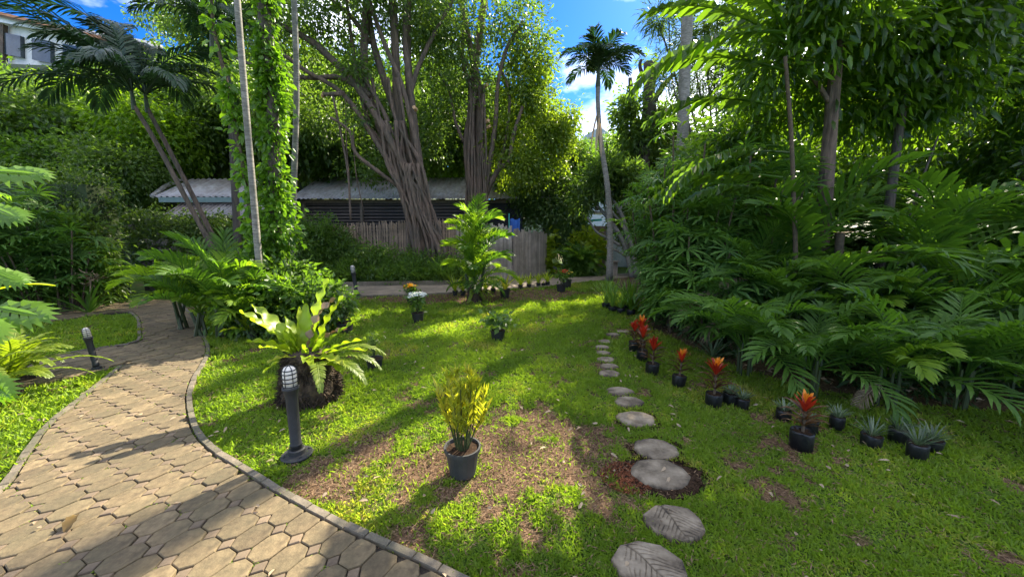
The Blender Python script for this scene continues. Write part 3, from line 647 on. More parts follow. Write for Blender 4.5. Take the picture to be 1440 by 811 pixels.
# ------------------------------------------------------------------ stepping stones
def stepping(idx, px, py, wpx):
    c, r_ = st_w[idx]; me = MB(); nn = 9 + idx % 3; a0 = random.random() * 6
    big = idx < 3
    ang = [a0 + 2 * math.pi * (k + random.uniform(-.18, .18)) / nn for k in range(nn)]; rad = [r_ * random.uniform(.93, 1.05) for _ in range(nn)]
    def edge(t):
        t = t % (2 * math.pi)
        aa = [(x % (2 * math.pi), q) for x, q in zip(ang, rad)]; aa.sort(); aa = [(aa[-1][0] - 2 * math.pi, aa[-1][1])] + aa + [(aa[0][0] + 2 * math.pi, aa[0][1])]
        for (x0, r0), (x1, r1) in zip(aa, aa[1:]):
            if x0 <= t <= x1:
                p0 = (r0 * math.cos(x0), r0 * math.sin(x0)); p1 = (r1 * math.cos(x1), r1 * math.sin(x1)); d = (math.cos(t), math.sin(t))
                ex, ey = p1[0] - p0[0], p1[1] - p0[1]; den = d[0] * ey - d[1] * ex
                return (p0[0] * ey - p0[1] * ex) / den if abs(den) > 1e-9 else r0
        return r_
    seg = 150 if idx < 2 else 48; rings = 44 if idx < 2 else 6; V = []; rn = []; zt = .022
    vdir = R(-62 if idx == 0 else -80); 
    for i in range(rings + 1):
        for k in range(seg):
            th = 2 * math.pi * k / seg; q = edge(th) * i / rings; x, y = q * math.cos(th), q * math.sin(th)
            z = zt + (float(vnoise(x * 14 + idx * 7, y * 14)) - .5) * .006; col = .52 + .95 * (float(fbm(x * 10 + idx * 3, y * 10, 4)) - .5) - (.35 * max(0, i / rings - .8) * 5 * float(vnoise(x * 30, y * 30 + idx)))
            if idx < 2:   # leaf print pressed in the concrete
                ux_ = x * math.cos(vdir) + y * math.sin(vdir); vy = -x * math.sin(vdir) + y * math.cos(vdir); g = 9
                if ux_ > -r_ * .92: g = abs(vy + .006 * math.sin(ux_ * 21)) / (.0035 * (1.2 - ux_ / r_ * .5))
                s_ = (ux_ + r_ * .92 - abs(vy) * (.62 + .8 * abs(vy) / r_) + .010 * math.sin(vy * 40 + idx)) / (.036 + .006 * (vy > 0)); g = min(g, abs(s_ - round(s_)) * .037 / .0034 + max(0, abs(vy) / r_ - .55) * 4 if (0 < s_ < 12 and abs(vy) < r_ * .85) else 9)
                dep = math.exp(-g * g * .6) * float(sstep(.2, .5, vnoise(x * 17 + 3, y * 17))); z -= .005 * dep; col -= .42 * dep
            if i == rings: z = zt - .008
            V.append((x, y, z)); rn.append(col)
    for k in range(seg):
        th = 2 * math.pi * k / seg; q = edge(th) * 1.01; V.append((q * math.cos(th), q * math.sin(th), -.03)); rn.append(.3)
    V = np.array(V); V[:, 1] *= .80; rn = np.clip(np.array(rn), 0, 1); i = np.repeat(np.arange(rings + 1), seg); k = np.tile(np.arange(seg), rings + 1)
    Fq = np.stack([i * seg + k, (i + 1) * seg + k, (i + 1) * seg + (k + 1) % seg, i * seg + (k + 1) % seg], 1)
    lab = {0: 'round concrete stepping stone with pressed leaf print, nearest the camera at the bottom edge', 1: 'concrete stepping stone with clear leaf vein print, second from the bottom edge',
           2: 'brown stepping stone half covered with red soil, third from the bottom edge', 3: 'pale stepping stone just beyond the one in red soil, fourth from the bottom edge',
           4: 'pale stepping stone with brown soil rim, fifth from the bottom edge', 5: 'grey stepping stone sixth from the bottom edge, beyond the soil rimmed one', 6: 'pale flat stepping stone seventh from the bottom edge, before the wide grass gap'}
    ords = ['eighth', 'ninth', 'tenth', 'eleventh', 'twelfth', 'thirteenth', 'fourteenth', 'fifteenth', 'sixteenth', 'last']
    lb = lab.get(idx) or ('%s stepping stone counted from the bottom edge, small and pale in the far lawn' % ords[idx - 7] if idx < 16 else 'last stepping stone of the trail, behind the farthest red bromeliads')
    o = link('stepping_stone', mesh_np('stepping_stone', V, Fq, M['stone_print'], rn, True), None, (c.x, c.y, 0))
    tag(o, lb, 'stepping stone', 'stepping stones across the lawn')
# stone material whose tone follows the pressed print
m, n, b, o = new_mat('stone_print'); M['stone_print'] = m
at = n.nodes.new('ShaderNodeAttribute'); at.attribute_name = 'rnd'; tcs = n.nodes.new('ShaderNodeTexCoord'); nz = n.nodes.new('ShaderNodeTexNoise'); nz.inputs['Scale'].default_value = 45; nz.inputs['Detail'].default_value = 8
n.links.new(tcs.outputs['Object'], nz.inputs['Vector'])
ad = n.nodes.new('ShaderNodeMath'); ad.operation = 'MULTIPLY_ADD'; ad.inputs[1].default_value = .45; ad.inputs[2].default_value = -.2; n.links.new(nz.outputs['Fac'], ad.inputs[0])
ad2 = n.nodes.new('ShaderNodeMath'); ad2.operation = 'ADD'; n.links.new(ad.outputs[0], ad2.inputs[0]); n.links.new(at.outputs['Fac'], ad2.inputs[1])
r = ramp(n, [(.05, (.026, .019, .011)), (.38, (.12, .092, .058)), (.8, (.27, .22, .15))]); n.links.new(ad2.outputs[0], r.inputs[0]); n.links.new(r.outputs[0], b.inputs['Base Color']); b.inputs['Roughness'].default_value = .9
bp = n.nodes.new('ShaderNodeBump'); bp.inputs['Strength'].default_value = .6; bp.inputs['Distance'].default_value = .006; n.links.new(nz.outputs['Fac'], bp.inputs['Height']); n.links.new(bp.outputs[0], b.inputs['Normal'])
for a, b_, w_, i in stones: stepping(i, a, b_, w_)
# loose red earth round the third stone, brown earth round two more
def crumbs(name, cx, cy, rx, ry, n_, inner, mat, size, kind='stuff'):
    th = rng.random(n_) * 2 * math.pi; q = inner + (1 - inner) * rng.random(n_) ** .8
    x = cx + np.cos(th) * q * rx; y = cy + np.sin(th) * q * ry
    C = np.stack([x, y, np.full(n_, -.002) + .006 * rng.random(n_)], 1); s = size * (.5 + rng.random(n_))
    off = rng.normal(size=(n_, 4, 3)); off[:, :, 2] = np.abs(off[:, :, 2]); V = (C[:, None] + off * s[:, None, None] * .5).reshape(-1, 3)
    i = np.arange(n_)[:, None] * 4; Ft = np.concatenate([i + [0, 1, 2], i + [0, 2, 3], i + [0, 3, 1], i + [1, 3, 2]], 1).reshape(-1, 3)
    return tag(link(name, mesh_np(name, V, Ft, mat, rng.random(len(V)))), kind=kind)
c2, r2 = st_w[2]
mb = MB(); mb.prism([(c2.x + .30 * math.cos(t) * random.uniform(.85, 1.1), c2.y - .02 + .2 * math.sin(t) * random.uniform(.85, 1.1)) for t in [i * math.pi / 14 for i in range(28)]], -.02, .004)
tag(mb.build('soil_patch', M['soil']), kind='structure')
crumbs('loose_red_soil', c2.x - .24, c2.y - .03, .17, .17, 2600, .1, M['redsoil'], .010)
crumbs('loose_soil', c2.x, c2.y, .33, .21, 900, .7, M['soil'], .010)
for q in (3, 4): crumbs('loose_soil', st_w[q][0].x, st_w[q][0].y, st_w[q][1] * 1.25, st_w[q][1] * 1.2, 500, .75, M['soil'], .012)
#PART3
# ------------------------------------------------------------------ fences
def post_fence(name, label, a, c, y_h, mat, step, wd, round_, rails=2, seed=1, gapr=.0, group=None):
    """a run of upright poles or boards from a to c; each a part"""
    rnd_ = random.Random(seed); t = thing(name, label, 'fence', (a.x, a.y, 0), group)
    d = (c - a); l = d.length; n_ = min(298, int(l / step)); d.normalize(); rz = math.atan2(d.y, d.x)
    protos = []
    for k in range(7):
        mb = MB(); h = 1.0
        if round_:
            sgm = 5; mb.tube([(rnd_.uniform(-.004, .004), 0, h * i / sgm) for i in range(sgm + 1)], [wd / 2 * (1 - .1 * i / sgm) for i in range(sgm + 1)], 7)
            for q in (.22, .45, .68, .9): mb.lathe([(wd * .47, q), (wd * .56, q + .006), (wd * .47, q + .012)], n=7)
        else: mb.prism([(-wd / 2, -.012), (wd / 2, -.012), (wd / 2, .012), (-wd / 2, .012)], 0, h, .0)
        protos.append(mb.mesh('bamboo_pole' if round_ else 'board', mat))
    for k in range(n_):
        u = (k + .5) / n_; p = d * l * u; hh = y_h(u) * rnd_.uniform(.955, 1.03)
        o = link('bamboo_pole' if round_ else 'board', protos[k % 7], t, (p.x, p.y + rnd_.uniform(-.01, .01), 0), Euler((0, rnd_.uniform(-.012, .012), rz + (rnd_.uniform(-.5, .5) if round_ else rnd_.uniform(-.06, .06)))), (1, 1, hh))
    nr = Vector((-d.y, d.x, 0)) * .05
    for q in (.25, .78):
        MB().beam(a + nr + Vector((0, 0, q * y_h(0))), c + nr + Vector((0, 0, q * y_h(1))), .03, .07).build('rail', M['rail'], t)
    return t
fa = P(440, 400, 12.9); fa.z = 0; fb = P(642, 400, 12.9); fb.z = 0
hz = lambda px, py, Y: P(px, py, Y).z
post_fence('bamboo_fence', 'brown bamboo pole fence behind the shrubs and the big fig tree roots', fa, fb, lambda u: hz(480, 318, 12.9) * (1 - u) + hz(642, 308, 12.9) * u, M['bamboo'], .042, .04, True)
f2 = G(721, 394); f3 = G(768, 385)
f1 = Vector((fb.x + .03, 12.95, 0)); 
post_fence('board_fence', 'grey upright board fence between the bamboo fence and the small palm', f1, Vector((f2.x, f2.y, 0)), lambda u: hz(645, 309, 12.9) * (1 - u) + hz(719, 318, f2.y) * u, M['board'], .062, .055, False, seed=3)
post_fence('plank_fence', 'taller grey plank fence angled away beside the lime climbing leaves', Vector((f2.x + .02, f2.y + .03, 0)), Vector((f3.x, f3.y, 0)), lambda u: hz(719, 322, f2.y) * (1 - u) + hz(768, 327, f3.y) * u, M['board'], .10, .094, False, seed=5)

# ------------------------------------------------------------------ long shed with louvred wall and pale metal roof
def corr(mb, a, c, n_, eh, rh, eave_y, ridge_y, amp=.03, wl=.0):
    pass
def sheet(w_, l_, mat, waves=4, amp=.03):
    """one corrugated sheet, lying from y=0 (eave) to y=l_, width w_"""
    m_ = MB(); nn = waves * 6; vs = []
    for j in range(2):
        for i in range(nn + 1): vs.append((w_ * i / nn, l_ * j, amp * math.sin(2 * math.pi * waves * i / nn)))
    b_ = len(vs); vs += [(x, y, z - .012) for x, y, z in vs]
    fs = [(i, i + 1, nn + 2 + i, nn + 1 + i) for i in range(nn)] + [(b_ + i, b_ + nn + 1 + i, b_ + nn + 2 + i, b_ + i + 1) for i in range(nn)]
    fs += [(i, b_ + i, b_ + i + 1, i + 1) for i in range(nn)] + [(nn + 1 + i, nn + 2 + i, b_ + nn + 2 + i, b_ + nn + 1 + i) for i in range(nn)]
    m_.add(vs, fs, random.random()); return m_.mesh('roof_sheet', mat, smooth=True)
Ys = 16.0
x0, x1 = P(425, 300, Ys).x, P(735, 300, Ys).x; ze = hz(560, 281, Ys) ; zr = hz(560, 256, Ys + 2.2)
sh = thing('long_shed', 'long shed with dark louvred wall and pale metal roof behind the bamboo fence', 'shed', (x0, Ys, 0))
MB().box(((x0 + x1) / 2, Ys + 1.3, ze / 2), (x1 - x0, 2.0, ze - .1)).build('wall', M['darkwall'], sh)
me_l = MB().box((0, 0, 0), (2.35, .02, .085), M4=Matrix.Rotation(R(-28), 3, 'X')).mesh('louvre_slat', M['louvre'])
nb_ = int((x1 - x0) / 2.45)
for i in range(nb_):
    for z in np.arange(1.3, ze - .18, .135):
        link('louvre_slat', me_l, sh, (1.22 + i * 2.45, .22, z), (random.uniform(-.02, .02), random.uniform(-.004, .004), 0))
    MB().box((x0 + i * 2.45, Ys + .18, ze / 2), (.1, .1, ze - .06)).build('post', M['rail'], sh)
MB().box(((x0 + x1) / 2, Ys + .16, ze - .05), (x1 - x0 + .2, .06, .14)).build('eave_board', M['rail'], sh)
pl = math.hypot(3.0, zr - ze); sl_ = math.atan2(zr - ze, 2.2); ms_ = [sheet(.92, 2.9, M['metalroof'], 5, .018) for _ in range(3)]
k = 0; xx = x0 - .3
while xx < x1 + .3:
    link('roof_sheet', ms_[k % 3], sh, (xx - x0, -.35, ze + .02 + .006 * (k % 2)), (sl_, 0, random.uniform(-.004, .004))); xx += .9; k += 1
MB().tube([(x0 - .3, Ys + 2.1, zr + .03), (x1 + .4, Ys + 2.1, zr + .03)], .06, 8).build('ridge_cap', M['metalroof'], sh)

# small shed at the left with two tiers of corrugated roof
def tier(parent, px0, px1, py0, py1, Y0, Y1, n_, mats, amp, skew=0):
    a = P(px0, py1, Y0); c = P(px1, py1, Y0); zt = hz((px0 + px1) / 2, py0, Y1); w_ = (c.x - a.x) / n_; sl = math.atan2(zt - a.z, Y1 - Y0); ln = math.hypot(zt - a.z, Y1 - Y0)
    o_ = wloc(parent)
    for i in range(n_):
        link('roof_sheet', sheet(w_ * 1.03, ln, mats, 2, amp), parent, (a.x + w_ * i - o_.x, Y0 - o_.y, a.z - o_.z + .006 * (i % 2)), (sl, 0, skew))
ga = P(225, 300, 12.2)
gs = thing('small_shed', 'small shed with two tiers of rusty corrugated roof behind the stone wall', 'shed', (ga.x, 12.2, 0))
ztop = hz(280, 280, 12.3)
MB().box((P(285, 280, 13.4).x, 13.6, ztop / 2 - .2), (P(350, 300, 12.3).x - P(232, 300, 12.3).x, 2.2, ztop - .6)).build('wall', M['darkwall'], gs)
tier(gs, 216, 336, 252, 277, 12.6, 14.2, 7, M['metalroof'], .035)
tier(gs, 226, 362, 283, 306, 11.9, 12.9, 11, M['metalroof'], .05)
MB().beam(P(224, 281, 12.55), P(345, 281, 12.55), .05, .16).build('fascia', M['teal_grey'], gs)
MB().tube([P(214, 276, 12.7), P(232, 262, 13.4), P(258, 251, 14.2)], .07, 7).build('hip_cap', M['metalroof'], gs)

# ------------------------------------------------------------------ rubble stone wall with hedge on top (left rear)
wa, wb = G(120, 428), G(420, 412); wa = Vector((wa.x, 9.75, 0)); wb = Vector((wb.x, 12.35, 0))
wall = thing('stone_wall', 'low rubble stone wall below the overgrown hedge at the end of the path', 'wall', wa)
d = (wb - wa); lw_ = d.length; d.normalize(); nr = Vector((d.y, -d.x, 0))
MB().beam(wa + Vector((0, 0, .65)) - nr * .02, wb + Vector((0, 0, .65)) - nr * .02, .24, 1.5).build('core', M['mortar'], wall)
sm = []
for k in range(10):
    mb = MB(); nn = 7; poly = [(math.cos(2 * math.pi * i / nn + random.uniform(-.25, .25)) * random.uniform(.38, .56), math.sin(2 * math.pi * i / nn + random.uniform(-.2, .2)) * random.uniform(.38, .56)) for i in range(nn)]
    mb.prism(poly, 0, 1, .16); sm.append(mb.mesh('stone', M['wallstone']))
k = 0; zz = .12
while zz < 1.4 and k < 290:
    u = random.uniform(0, .1)
    while u < lw_ * .62 and k < 290:
        w_ = random.uniform(.16, .34); h_ = random.uniform(.14, .19)
        o = link('stone', sm[k % 10], wall, d * (u + w_ / 2) + nr * .08 + Vector((0, 0, zz + random.uniform(-.02, .02))), None, (w_ * 1.1, h_ * 1.25, random.uniform(.07, .12)))
        o.rotation_euler = (Matrix((d, Vector((0, 0, 1)), nr)).transposed()).to_euler(); u += w_ * 1.02; k += 1
    zz += .175

# ------------------------------------------------------------------ far buildings
h1 = P(20, 60, 26)
hb = thing('hillside_house', 'low house with orange roof edge high on the hill at the upper left', 'house', (P(60, 60, 27).x, 27, hz(60, 110, 27)))
def house_piece(): pass
a = P(-60, 10, 27); c = P(228, 72, 24.5)
dirv = (c - a); dl = dirv.length; dn = dirv.normalized()
MB().beam(P(-60, 45, 27.6), P(222, 98, 25.2), .5, 3.0).build('wall', M['wallwhite'], hb)
rf = MB(); q = [P(-70, 2, 26.4), P(228, 74, 24.0), P(200, 70, 29), P(-70, 5, 31)]
rf.add(q + [v - Vector((0, 0, .22)) for v in q], [(0, 1, 2, 3), (4, 7, 6, 5), (0, 4, 5, 1), (1, 5, 6, 2), (2, 6, 7, 3), (3, 7, 4, 0)])
rf.build('roof', M['rail'], hb); MB().beam(P(-70, 2, 26.35), P(228, 74, 23.95), .08, .16).build('roof_edge', M['ridgered'], hb)
MB().beam(P(-70, 14, 26.5), P(75, 42, 25.7), .12, .35).build('white_fascia', M['gutter'], hb)
for px in (20, 62, 105, 150, 190):
    y_ = 45 + (px + 60) * .19; MB().beam(P(px - 13, y_ + 2, 27.15 - (px + 60) * .0085), P(px + 13, y_ + 7, 27.05 - (px + 60) * .0085), .3, 1.3).build('window', M['window'], hb)
for px in (5, 130): MB().beam(P(px, 34 + px * .2, 26.4 - px * .008), P(px, 130, 26.4 - px * .008), .25, .25).build('pillar', M['bark'], hb)
bl = thing('distant_building', 'grey clad building on the skyline behind the tall palm trunk', 'building', P(845, 215, 42) - Vector((0, 0, 1)))
a, c = P(822, 215, 42), P(868, 215, 42); zb, zt = 0.0, hz(840, 178, 42)
mb = MB(); mb.add([(a.x, 42, zb), (c.x, 42, zb), (c.x, 42, zt - 1.4), ((a.x * .55 + c.x * .45), 42, zt), (a.x, 42, zt - .9), (a.x, 47, zb), (c.x, 47, zb), (c.x, 47, zt - 1.4), ((a.x * .55 + c.x * .45), 47, zt), (a.x, 47, zt - .9)],
    [(0, 1, 2, 3, 4), (9, 8, 7, 6, 5), (0, 5, 6, 1), (1, 6, 7, 2), (2, 7, 8, 3), (3, 8, 9, 4), (4, 9, 5, 0)]); mb.build('wall', M['greybuild'], bl)
for i, px in enumerate((832, 844, 856)):
    for py in (198, 212): p_ = P(px, py, 41.97); MB().box(p_, (.55, .08, .75)).build('window', M['window'], bl)
for i in range(9): p_ = P(824 + i * 5.2, 205, 41.96); MB().box((p_.x, 41.95, (zt - 5) ), (.05, .05, 7.0)).build('cladding_batten', M['greybuild'], bl)
MB().box((P(878, 200, 43).x, 43.5, hz(878, 207, 43) / 2 + .5), (2.2, 3, hz(878, 207, 43) + 1)).build('annex', M['wallwhite'], bl)
MB().box((P(878, 200, 43).x, 43.4, hz(878, 207, 43) + 1.2), (2.6, 3.4, .16)).build('annex_roof', M['greybuild'], bl)
tr = thing('tiled_roof_house', 'house gable with white barge board and clay tile roof beyond the lawn', 'house', P(900, 240, 20))
a = P(879, 236, 20); c = P(894, 207, 20.5); MB().beam(a, c, .28, .12).build('barge_board', M['gutter'], tr)
tm = MB().prism([(0, 0), (.3, 0), (.3, .34), (0, .34)], 0, .03, .008).mesh('roof_tile', M['tile']); o_ = wloc(tr)
for i in range(14):
    for j in range(6):
        p_ = P(897 + j * .0, 240, 20.2) + Vector((.12 + i * .29 + j * .10, j * .28, j * .24)); link('roof_tile', tm, tr, p_ - o_, (R(40), 0, 0))
MB().box((P(925, 262, 21.2).x, 21.2, 2.3), (4.2, 1.4, 4.6)).build('wall', M['wallwhite'], tr)
# pale service building behind the frangipani with turquoise gutter
sb = thing('service_building', 'pale grey service building with turquoise gutter behind the leaning tree', 'building', P(850, 385, 17.5))
a, c = P(806, 330, 17.4), P(930, 330, 17.4); zt = hz(850, 318, 17.4)
MB().box(((a.x + c.x) / 2, 18.6, zt / 2), (c.x - a.x, 2.4, zt)).build('wall', M['greybuild'], sb)
MB().beam(P(820, 311, 17.3), P(846, 309, 17.3), .12, .10).build('gutter', M['green_pipe'], sb)
MB().beam(P(800, 297, 19.3), P(850, 300, 19.3), 1.2, .10).build('metal_awning', M['metalroof'], sb)
MB().box(((P(816, 330, 17.2).x), 17.33, zt * .42), (.75, .05, zt * .78)).build('door', M['window'], sb)
MB().box((P(855, 340, 16.6).x, 16.6, .9), (.16, .16, 2.2)).build('post', M['wallwhite'], sb)
for k in range(9): MB().box((P(826 + k * 3.4, 345, 17.2).x, 17.3, .95), (.105, .03, 1.9)).build('fence_board', M['rail'], sb)
cab = area_thing(MB().box((P(862, 370, 13.6).x, 13.6, .28), (.3, .2, .56)).box((P(862, 370, 13.6).x, 13.5, .58), (.34, .26, .03)), 'meter_box', M['board'], 'small grey meter box standing behind the tall palm trunk', 'box')
# blue drum / tarp behind the fence
bt = thing('blue_tarp', 'blue tarpaulin hanging above the grey fence boards', 'tarp', (P(718, 320, 14).x, 14.0, 0))
mb = MB(); c_ = P(722, 310, 14)
for i in range(9):
    for j in range(2): mb.v.append((c_.x - .12 + i * .045, 14 + .03 * math.sin(i * 1.9), c_.z + .05 - j * .75 + .03 * math.sin(i))); mb.r.append(.5)
mb.f = [(2 * i, 2 * i + 1, 2 * i + 3, 2 * i + 2) for i in range(8)]; mb.build('sheet', M['blue'], bt, True)
MB().tube([(c_.x - .16, 13.9, 0), (c_.x - .16, 13.9, c_.z + .25)], .02, 8).build('pole', M['green_pipe'], bt)

# ------------------------------------------------------------------ bollard lamps
def bollard(label, loc, h, lean=(0, 0), sc=1.0, first=None):
    if first:
        r = copy_tree(first, loc, 0, sc, label); r.rotation_euler = (lean[0], lean[1], 0); return r
    t = thing('bollard_lamp', label, 'bollard lamp', loc, 'bollard lamps along the path'); t.rotation_euler = (lean[0], lean[1], 0)
    m_ = lambda mb, nme, mt, pr=t, s=True: link(nme, mb.mesh(nme, M[mt], None, s), pr)
    b_ = MB().lathe([(.105, .0), (.108, .018), (.1, .026), (.06, .03), (.058, .06), (.05, .066)], n=28); base = m_(b_, 'base_plate', 'iron', s=False)
    for k in range(4):
        a_ = math.pi / 4 + k * math.pi / 2; m_(MB().lathe([(.009, .02), (.009, .036), (.004, .039)], (math.cos(a_) * .085, math.sin(a_) * .085, 0), 6), 'bolt', 'iron', base, False)
    m_(MB().lathe([(.040, .03), (.040, h * .13), (.043, h * .135), (.041, h * .15), (.037, h * .16), (.040, h * .66), (.043, h * .70), (.053, h * .745), (.056, h * .76), (.056, h * .775), (.045, h * .777)], n=28), 'post', 'iron')
    m_(MB().lathe([(.044, h * .775), (.045, h * .92), (.042, h * .96), (.030, h * .99), (.012, h * 1.0), (.001, h * 1.001)], n=24), 'lamp_glass', 'glass')
    cg = MB()
    for q, rr in ((.79, .050), (.835, .050), (.88, .050), (.925, .049), (.962, .044)): cg.lathe([(rr, h * q - .004), (rr + .0035, h * q), (rr, h * q + .004), (rr - .004, h * q)], n=20)
    for k in range(6):
        a_ = k * math.pi / 3 + .4; cg.tube([(math.cos(a_) * rr, math.sin(a_) * rr, h * q) for rr, q in ((.050, .785), (.050, .93), (.045, .965), (.031, .993), (.004, 1.006))], .0026, 5)
    m_(cg, 'cage', 'iron'); return t
b0 = bollard('black bollard lamp with white caged light in the grass beside the bird nest fern', G(418, 641), .70)
bollard('black bollard lamp leaning at the junction of the two paved paths', G(137, 521), .7, (0.0, R(-6)), .76, b0)
b3 = bollard('thin dark bollard lamp on the far edge of the lawn by the concrete road', G(502, 417), .7, (0, R(-5)), 1.15, b0)
pb = P(85, 221, 13)
gl = thing('gate_lamp', 'small grey lantern on a post above the trimmed hedge', 'lamp', (pb.x, 13, pb.z - 1.2))
MB().tube([pb - Vector((0, 0, 1.2)), pb], .03, 6).build('post', M['iron'], gl); MB().lathe([(.10, -.12), (.12, -.1), (.12, .1), (.09, .15), (.02, .17)], pb, 12).build('lantern', M['board'], gl)
#PART4
# ------------------------------------------------------------------ shared leaf meshes
FR_DARK = [pinnate('frond', M['palm_dark'], 2.2, 34, .62, .045, 50, 2.0, .15, 1.0, .15) for _ in range(2)]
FR_DARK2 = [pinnate('frond', M['palm_dark'], 2.2, 34, .62, .045, 20, 1.5, .15, 1.1, .15) for _ in range(1)]
FR_COCO = [pinnate('frond', M['palm_dark'], 1.5, 30, .5, .05, 62, 2.1, .2, .8, .12), pinnate('frond', M['palm_dark'], 1.5, 30, .5, .05, 45, 1.9, .2, .9, .12)]
FR_ARECA = [pinnate('frond', M['palm'], 1.2, 20, .36, .036, 65, 1.5, .4, .55, .22), pinnate('frond', M['palm'], 1.2, 18, .38, .042, 55, 1.7, .35, .6, .25), pinnate('frond', M['palm'], 1.2, 22, .34, .032, 70, 1.3, .45, .5, .2)]
FR_LIME = [pinnate('frond', M['palm_lime'], 1.0, 17, .34, .040, 62, 1.9, .35, .55, .22), pinnate('frond', M['palm_lime'], 1.0, 19, .32, .036, 70, 1.6, .4, .5, .2)]
FR_BIG = [pinnate('frond', M['palm'], 1.5, 17, .46, .046, 60, 1.8, .22, .45, .22), pinnate('frond', M['palm'], 1.5, 19, .44, .040, 68, 1.7, .28, .5, .2), pinnate('frond', M['palm'], 1.5, 15, .48, .050, 45, 1.7, .18, .5, .2, tipang=20)]
FR_FINE = [pinnate('frond', M['palm'], 1.5, 34, .36, .018, 66, 1.4, .35, .5, .2)]
FR_DEAD = [pinnate('withered_frond', M['deadfrond'], 1.1, 26, .34, .016, 30, 1.5, .2, .9, .2)]
FR_FISH = [pinnate('frond', M['broad'], 2.2, 13, .40, .085, 30, 1.0, .15, .9, .12, fish=True), pinnate('frond', M['broad'], 2.2, 14, .38, .08, 20, 1.1, .15, 1.0, .12, fish=True)]
FAN = [fanleaf('fan_leaf', M['fan'], .35, .34, 9, 240, .042, .45), fanleaf('fan_leaf', M['fan'], .32, .32, 8, 210, .044, .6), fanleaf('fan_leaf', M['fan'], .38, .35, 10, 260, .038, .35)]
FERN = [pinnate('fern_frond', M['fern'], .75, 26, .10, .022, 60, 1.6, .1, .3, .1), pinnate('fern_frond', M['fern'], .75, 26, .09, .02, 45, 1.5, .1, .4, .1)]

def trunk_part(parent, pts, rad, mat, n=9, jit=.06, name='trunk', sub=None):
    mb = MB(); P2 = [Vector(p) for p in pts]
    # densify along a smooth curve
    q = [P2[0]] + P2 + [P2[-1]]; o = []; rr = []
    if not hasattr(rad, '__len__'): rad = [rad] * len(P2)
    r2 = [rad[0]] + list(rad) + [rad[-1]]
    for i in range(1, len(q) - 2):
        for k in range(4):
            t = k / 4; o.append(.5 * (2 * q[i] + (q[i + 1] - q[i - 1]) * t + (2 * q[i - 1] - 5 * q[i] + 4 * q[i + 1] - q[i + 2]) * t * t + (3 * q[i] - q[i - 1] - 3 * q[i + 1] + q[i + 2]) * t ** 3))
            rr.append(r2[i] + (r2[i + 1] - r2[i]) * t)
    o.append(P2[-1]); rr.append(rad[-1]); mb.tube(o, rr, n, jit)
    return mb.build(name, mat, parent, True)
def px_line(pts):   # [(px,py,Y)...]
    return [P(*p) for p in pts]

# ------------------------------------------------------------------ the two strangler figs
FY = 12.4
f1t = thing('fig_tree', 'huge fig tree with a braided trunk of many roots in front of the bamboo fence', 'tree', (P(600, 395, FY).x, FY, 0))
stems = [  # (points px,py,Y), base radius, top radius
 ([(628, 402, 12.4), (608, 340, 12.4), (585, 250, 12.4), (560, 170, 12.5), (525, 60, 12.6), (508, -60, 12.7)], .17, .11),
 ([(600, 400, 12.3), (590, 330, 12.3), (560, 240, 12.3), (528, 160, 12.3), (512, 90, 12.4), (520, -50, 12.5)], .20, .12),
 ([(640, 404, 12.2), (610, 330, 12.2), (580, 260, 12.2), (545, 190, 12.1), (500, 120, 12.1), (440, 60, 12.0), (380, 25, 12.0), (365, -30, 12.0)], .17, .09),
 ([(585, 398, 12.5), (585, 330, 12.5), (582, 250, 12.5), (560, 150, 12.5), (556, 70, 12.5), (548, -60, 12.6)], .20, .13),
 ([(612, 400, 12.5), (600, 310, 12.5), (588, 230, 12.6), (580, 160, 12.7), (576, 120, 12.7), (572, 40, 12.8), (578, -60, 12.9)], .22, .11),
 ([(594, 396, 12.2), (580, 330, 12.2), (557, 250, 12.1), (520, 185, 12.1), (480, 130, 12.0), (430, 100, 11.8), (390, 70, 11.6)], .13, .06),
 ([(650, 408, 12.3), (616, 345, 12.3), (595, 280, 12.2), (587, 210, 12.2), (565, 120, 12.2), (540, 60, 12.2), (505, -40, 12.2)], .12, .07),
 ([(575, 392, 12.4), (575, 320, 12.4), (570, 260, 12.35), (545, 215, 12.3), (520, 180, 12.3), (490, 140, 12.3)], .12, .09),
]
for i, (pt, r0, r1) in enumerate(stems):
    n_ = len(pt); trunk_part(f1t, px_line(pt), [(r0 + (r1 - r0) * k / (n_ - 1)) * .84 for k in range(n_)], M['bark'], 11, .12, 'trunk_root')
for i in range(24):   # thin clinging roots
    y0 = 398 + random.uniform(-6, 10); xb = random.uniform(575, 650); pt = [(xb, y0, 12.15)]
    xx = xb; 
    for py, cx, hw in ((345, 602, 24), (290, 585, 24), (230, 570, 30), (170, 555, 38), (110, 545, 45)):
        xx = cx + 4 + (xb - 612) * hw / 52 + random.uniform(-13, 13); pt.append((xx, py, 12.12 + random.uniform(-.12, .12)))
    pt = pt[:random.randint(4, 6)]; trunk_part(f1t, px_line(pt), [random.uniform(.05, .10)] + [random.uniform(.018, .075) for _ in pt[1:]], M['bark'], 7, .16, 'aerial_root')
lx = [([(580, 215, 12.2), (576, 120, 12.2), (572, 40, 12.3), (576, -40, 12.3)], .10), ([(588, 270, 12.3), (582, 190, 12.3), (576, 110, 12.3), (573, 0, 12.4), (575, -50, 12.4)], .12), ([(590, 260, 12.3), (580, 180, 12.3), (577, 110, 12.3), (580, 10, 12.4)], .12)]
